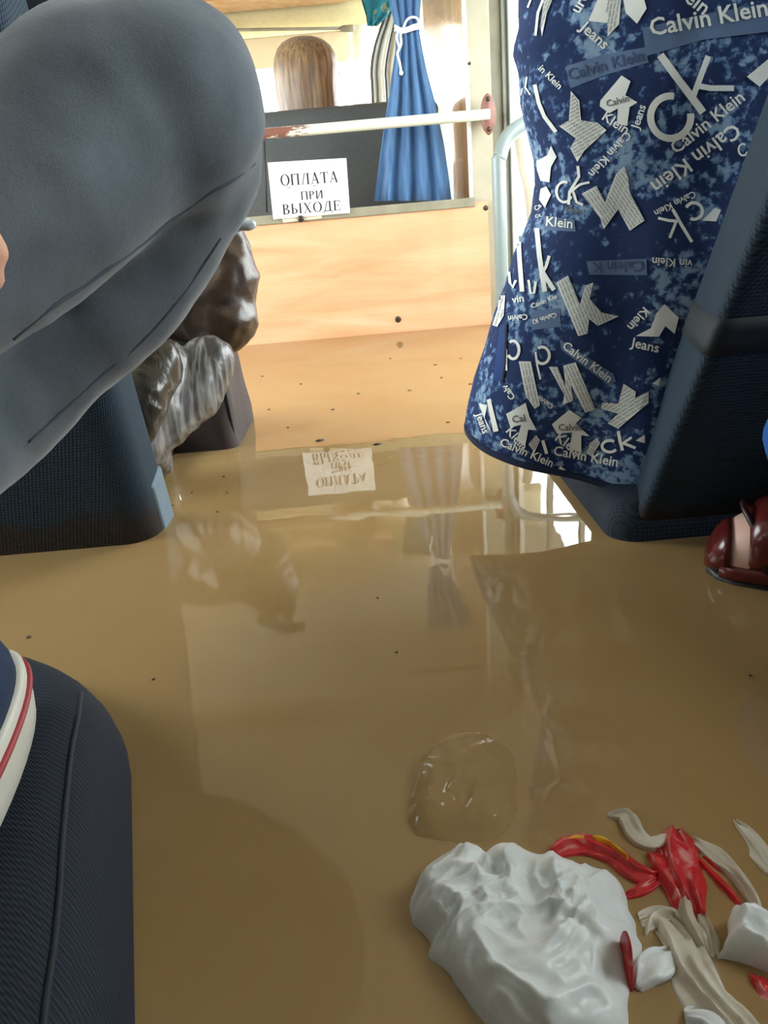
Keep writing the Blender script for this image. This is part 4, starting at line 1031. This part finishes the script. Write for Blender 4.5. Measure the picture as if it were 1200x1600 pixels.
def ribbon(name, path, mat, parent=None, z=.004, pleat=.002, folds=3, seed=0, sm=7):
    """pleated strip of film: path of (px, py, width px, lift) on the water"""
    P3 = []; 
    for e in path:
        q = PZ(e[0], e[1]); d_ = PIX(q)[2]; P3.append((q, e[2]/F*d_/2, (e[3] if len(e) > 3 else 1.0)))
    cp = catmull([p for p, _, _ in P3], sm); cw_ = catmull([Vector((a, b_, 0)) for _, a, b_ in P3], sm); rings = []; NN = 20
    for i_, p in enumerate(cp):
        d_ = (cp[min(i_+1, len(cp)-1)]-cp[max(i_-1, 0)]); d_.z = 0; d_.normalize(); n_ = Vector((-d_.y, d_.x, 0)); wv_ = max(.001, cw_[i_].x); lf = cw_[i_].y
        top_, bot_ = [], []
        for k in range(NN+1):
            u = -1+2*k/NN; wob = noise.noise(Vector((p.x*42, p.y*42, u*1.2+seed)))
            w2_ = noise.noise(Vector((p.x*150+seed, p.y*150, u*3)))
            zz_ = .55*z*lf*(1-u*u*.8) + .6*pleat*(1-2*abs(math.sin((u*folds*.36+wob*.8)*PI+seed))) + pleat*.7*wob + pleat*.15*w2_
            c_ = p+n_*u*wv_*(1.3+.45*wob); top_.append(Vector((c_.x, c_.y, zz_))); bot_.append(Vector((c_.x, c_.y, zz_-.0035)))
        rings.append(top_+bot_[::-1])
    return frombm(name, loft(rings), mat, parent)
red = thing('plastic_bag', 'bright red plastic bag half sunk beside the white bag', 'bag', PZ(1060, 1370))
ribbon('bag_film', [(1052, 1300, 26, .6), (1060, 1335, 46), (1072, 1385, 44), (1092, 1432, 22, .3)], 'bag_red', red, .012, .0028, 3, 1)
ribbon('bag_film', [(1018, 1332, 20, .4), (1042, 1352, 36), (1058, 1392, 34), (1072, 1440, 18, .2)], 'bag_red', red, .008, .0025, 3, 4)
ribbon('bag_handle', [(1092, 1342, 16, .5), (1120, 1372, 22), (1146, 1400, 22), (1166, 1428, 12, .1)], 'bag_red', red, .003, .002, 2, 7)
ribbon('bag_handle', [(1084, 1314, 14, .6), (1118, 1336, 26), (1152, 1372, 22), (1180, 1412, 16), (1186, 1432, 6, .2)], 'bag_tan', red, .008, .002, 2, 9)
ribbon('bag_corner', [(950, 1276, 6, .2), (978, 1278, 24), (994, 1306, 26), (1018, 1318, 26), (1044, 1308, 18)], 'bag_tan', red, .007, .002, 2, 11)
ribbon('bag_handle', [(1072, 1416, 22), (1076, 1444, 26), (1092, 1476, 26), (1104, 1492, 10, .2)], 'bag_tan', red, .010, .0025, 2, 13)
ribbon('bag_handle', [(1098, 1432, 14, .6), (1108, 1462, 20), (1120, 1496, 12, .2)], 'bag_tan', red, .008, .002, 2, 15)
wr = thing('sweet_wrapper', 'small red and yellow wrapper floating behind the white bag', 'wrapper', PZ(940, 1340))
wf = ribbon('wrapper_film', [(856, 1342, 10, .1), (884, 1326, 24), (920, 1322, 30), (956, 1338, 30), (986, 1362, 26), (1014, 1372, 20), (1030, 1368, 8, .3)], 'bag_red', wr, .008, .0022, 3, 3)
ribbon('wrapper_film', [(978, 1402, 8, .3), (1000, 1392, 16), (1026, 1376, 14, .6)], 'bag_red', wr, .006, .0018, 2, 5)
for k_, pth in enumerate(([(888, 1322, 8), (900, 1318, 14), (912, 1318, 8)], [(926, 1318, 8), (940, 1320, 16), (956, 1328, 8)], [(954, 1330, 6), (966, 1338, 12), (980, 1350, 6)])):
    ribbon('yellow_print', pth, 'bag_yellow', wf, .0105, .0005, 1, 20+k_)
tn = thing('plastic_bag', 'dirty pale twisted bag strip trailing in the water beside the white bag', 'bag', PZ(1080, 1520))
ribbon('bag_film', [(1000, 1440, 20, .2), (1036, 1440, 40, .6), (1064, 1474, 46), (1080, 1520, 54), (1106, 1566, 56), (1146, 1610, 60), (1190, 1660, 50)], 'bag_tan', tn, .010, .003, 4, 2)
ribbon('bag_film', [(1010, 1462, 10, .2), (1024, 1436, 22), (1052, 1430, 22), (1072, 1450, 14, .4)], 'bag_tan', tn, .005, .002, 2, 6)
ribbon('bag_knot', [(996, 1546, 12, .3), (1010, 1524, 36), (1030, 1506, 38), (1048, 1490, 14, .5)], 'bag_white', tn, .014, .003, 2, 8)
ribbon('bag_film', [(1070, 1590, 20, .4), (1110, 1598, 40), (1150, 1640, 30)], 'bag_white', tn, .010, .002, 3, 19)
o = sheet_bag('plastic_bag', [(1118, 1500), (1135, 1470), (1138, 1440), (1175, 1446), (1230, 1460), (1240, 1530), (1190, 1520), (1150, 1502)], .020, 'bag_white', 7, .007, 50, None, 60)
tag(o, 'white bag with faded red print reaching out at the water edge', 'bag')
sheet_bag('red_print', [(1160, 1512), (1200, 1520), (1240, 1540), (1240, 1610), (1200, 1580), (1170, 1545)], .003, 'bag_red', 14, .004, 50, o, 40, base=-.003)
o = ribbon('film_scrap', [(1148, 1282, 6, .2), (1166, 1302, 22, .6), (1188, 1334, 28), (1212, 1366, 24)], 'bag_tan', None, .005, .0015, 2, 17)
tag(o, 'narrow pale scrap of film lying in the water near the red bag', 'scrap')
o = sheet_bag('film_scrap', [(1000, 1252), (1040, 1240), (1085, 1258), (1115, 1285), (1080, 1288), (1030, 1270)], .001, 'bag_ochre', 18, .001, 50, None, 40, base=-.005)
tag(o, 'yellowish film just under the water above the red bag', 'scrap')
o = sheet_bag('clear_bag', [(655, 1192), (690, 1160), (730, 1148), (765, 1150), (800, 1172), (810, 1230), (800, 1290), (760, 1318), (690, 1316), (640, 1300), (640, 1250)], .012, 'bag_clear', 10, .004, 30, None, 100, base=-.003)
tag(o, 'clear plastic bag bulging just above the muddy water', 'bag')
o = sheet_bag('submerged_bag', [(470, 1120), (500, 1098), (550, 1090), (600, 1100), (632, 1130), (636, 1172), (600, 1170), (560, 1152), (510, 1150), (472, 1158)], .002, 'bag_ochre', 11, .001, 30, None, 60, base=-.005)
tag(o, 'dull yellow bag lying just under the water', 'bag')

# floating specks
bm = bmesh.new()
sp = [(500, 688, 16), (590, 694, 14), (560, 615, 7), (520, 640, 6), (470, 600, 6), (690, 590, 6), (700, 660, 6), (610, 560, 5), (640, 610, 6), (450, 668, 5), (620, 1020, 4), (420, 640, 5), (355, 770, 4), (340, 800, 4), (1172, 1056, 4), (240, 1062, 5), (45, 996, 9), (680, 570, 6), (720, 560, 5), (735, 600, 8), (590, 935, 3), (410, 588, 5), (350, 745, 4), (300, 770, 4), (270, 790, 4)]
for x, y, s_ in sp:
    q = PZ(x, y); d_ = PIX(q)[2]; rr = s_/F*d_*.6
    bmesh.ops.create_icosphere(bm, subdivisions=1, radius=1, matrix=Matrix.Translation((q.x, q.y, .0004)) @ Matrix.Rotation(random.random()*3, 4, 'Z') @ Matrix.Diagonal((rr, rr*.7, .0012, 1)))
o = frombm('floating_specks', bm, 'mud_speck'); tag(o, 'tiny dark specks of dirt floating on the brown water', 'debris'); o['kind'] = 'stuff'
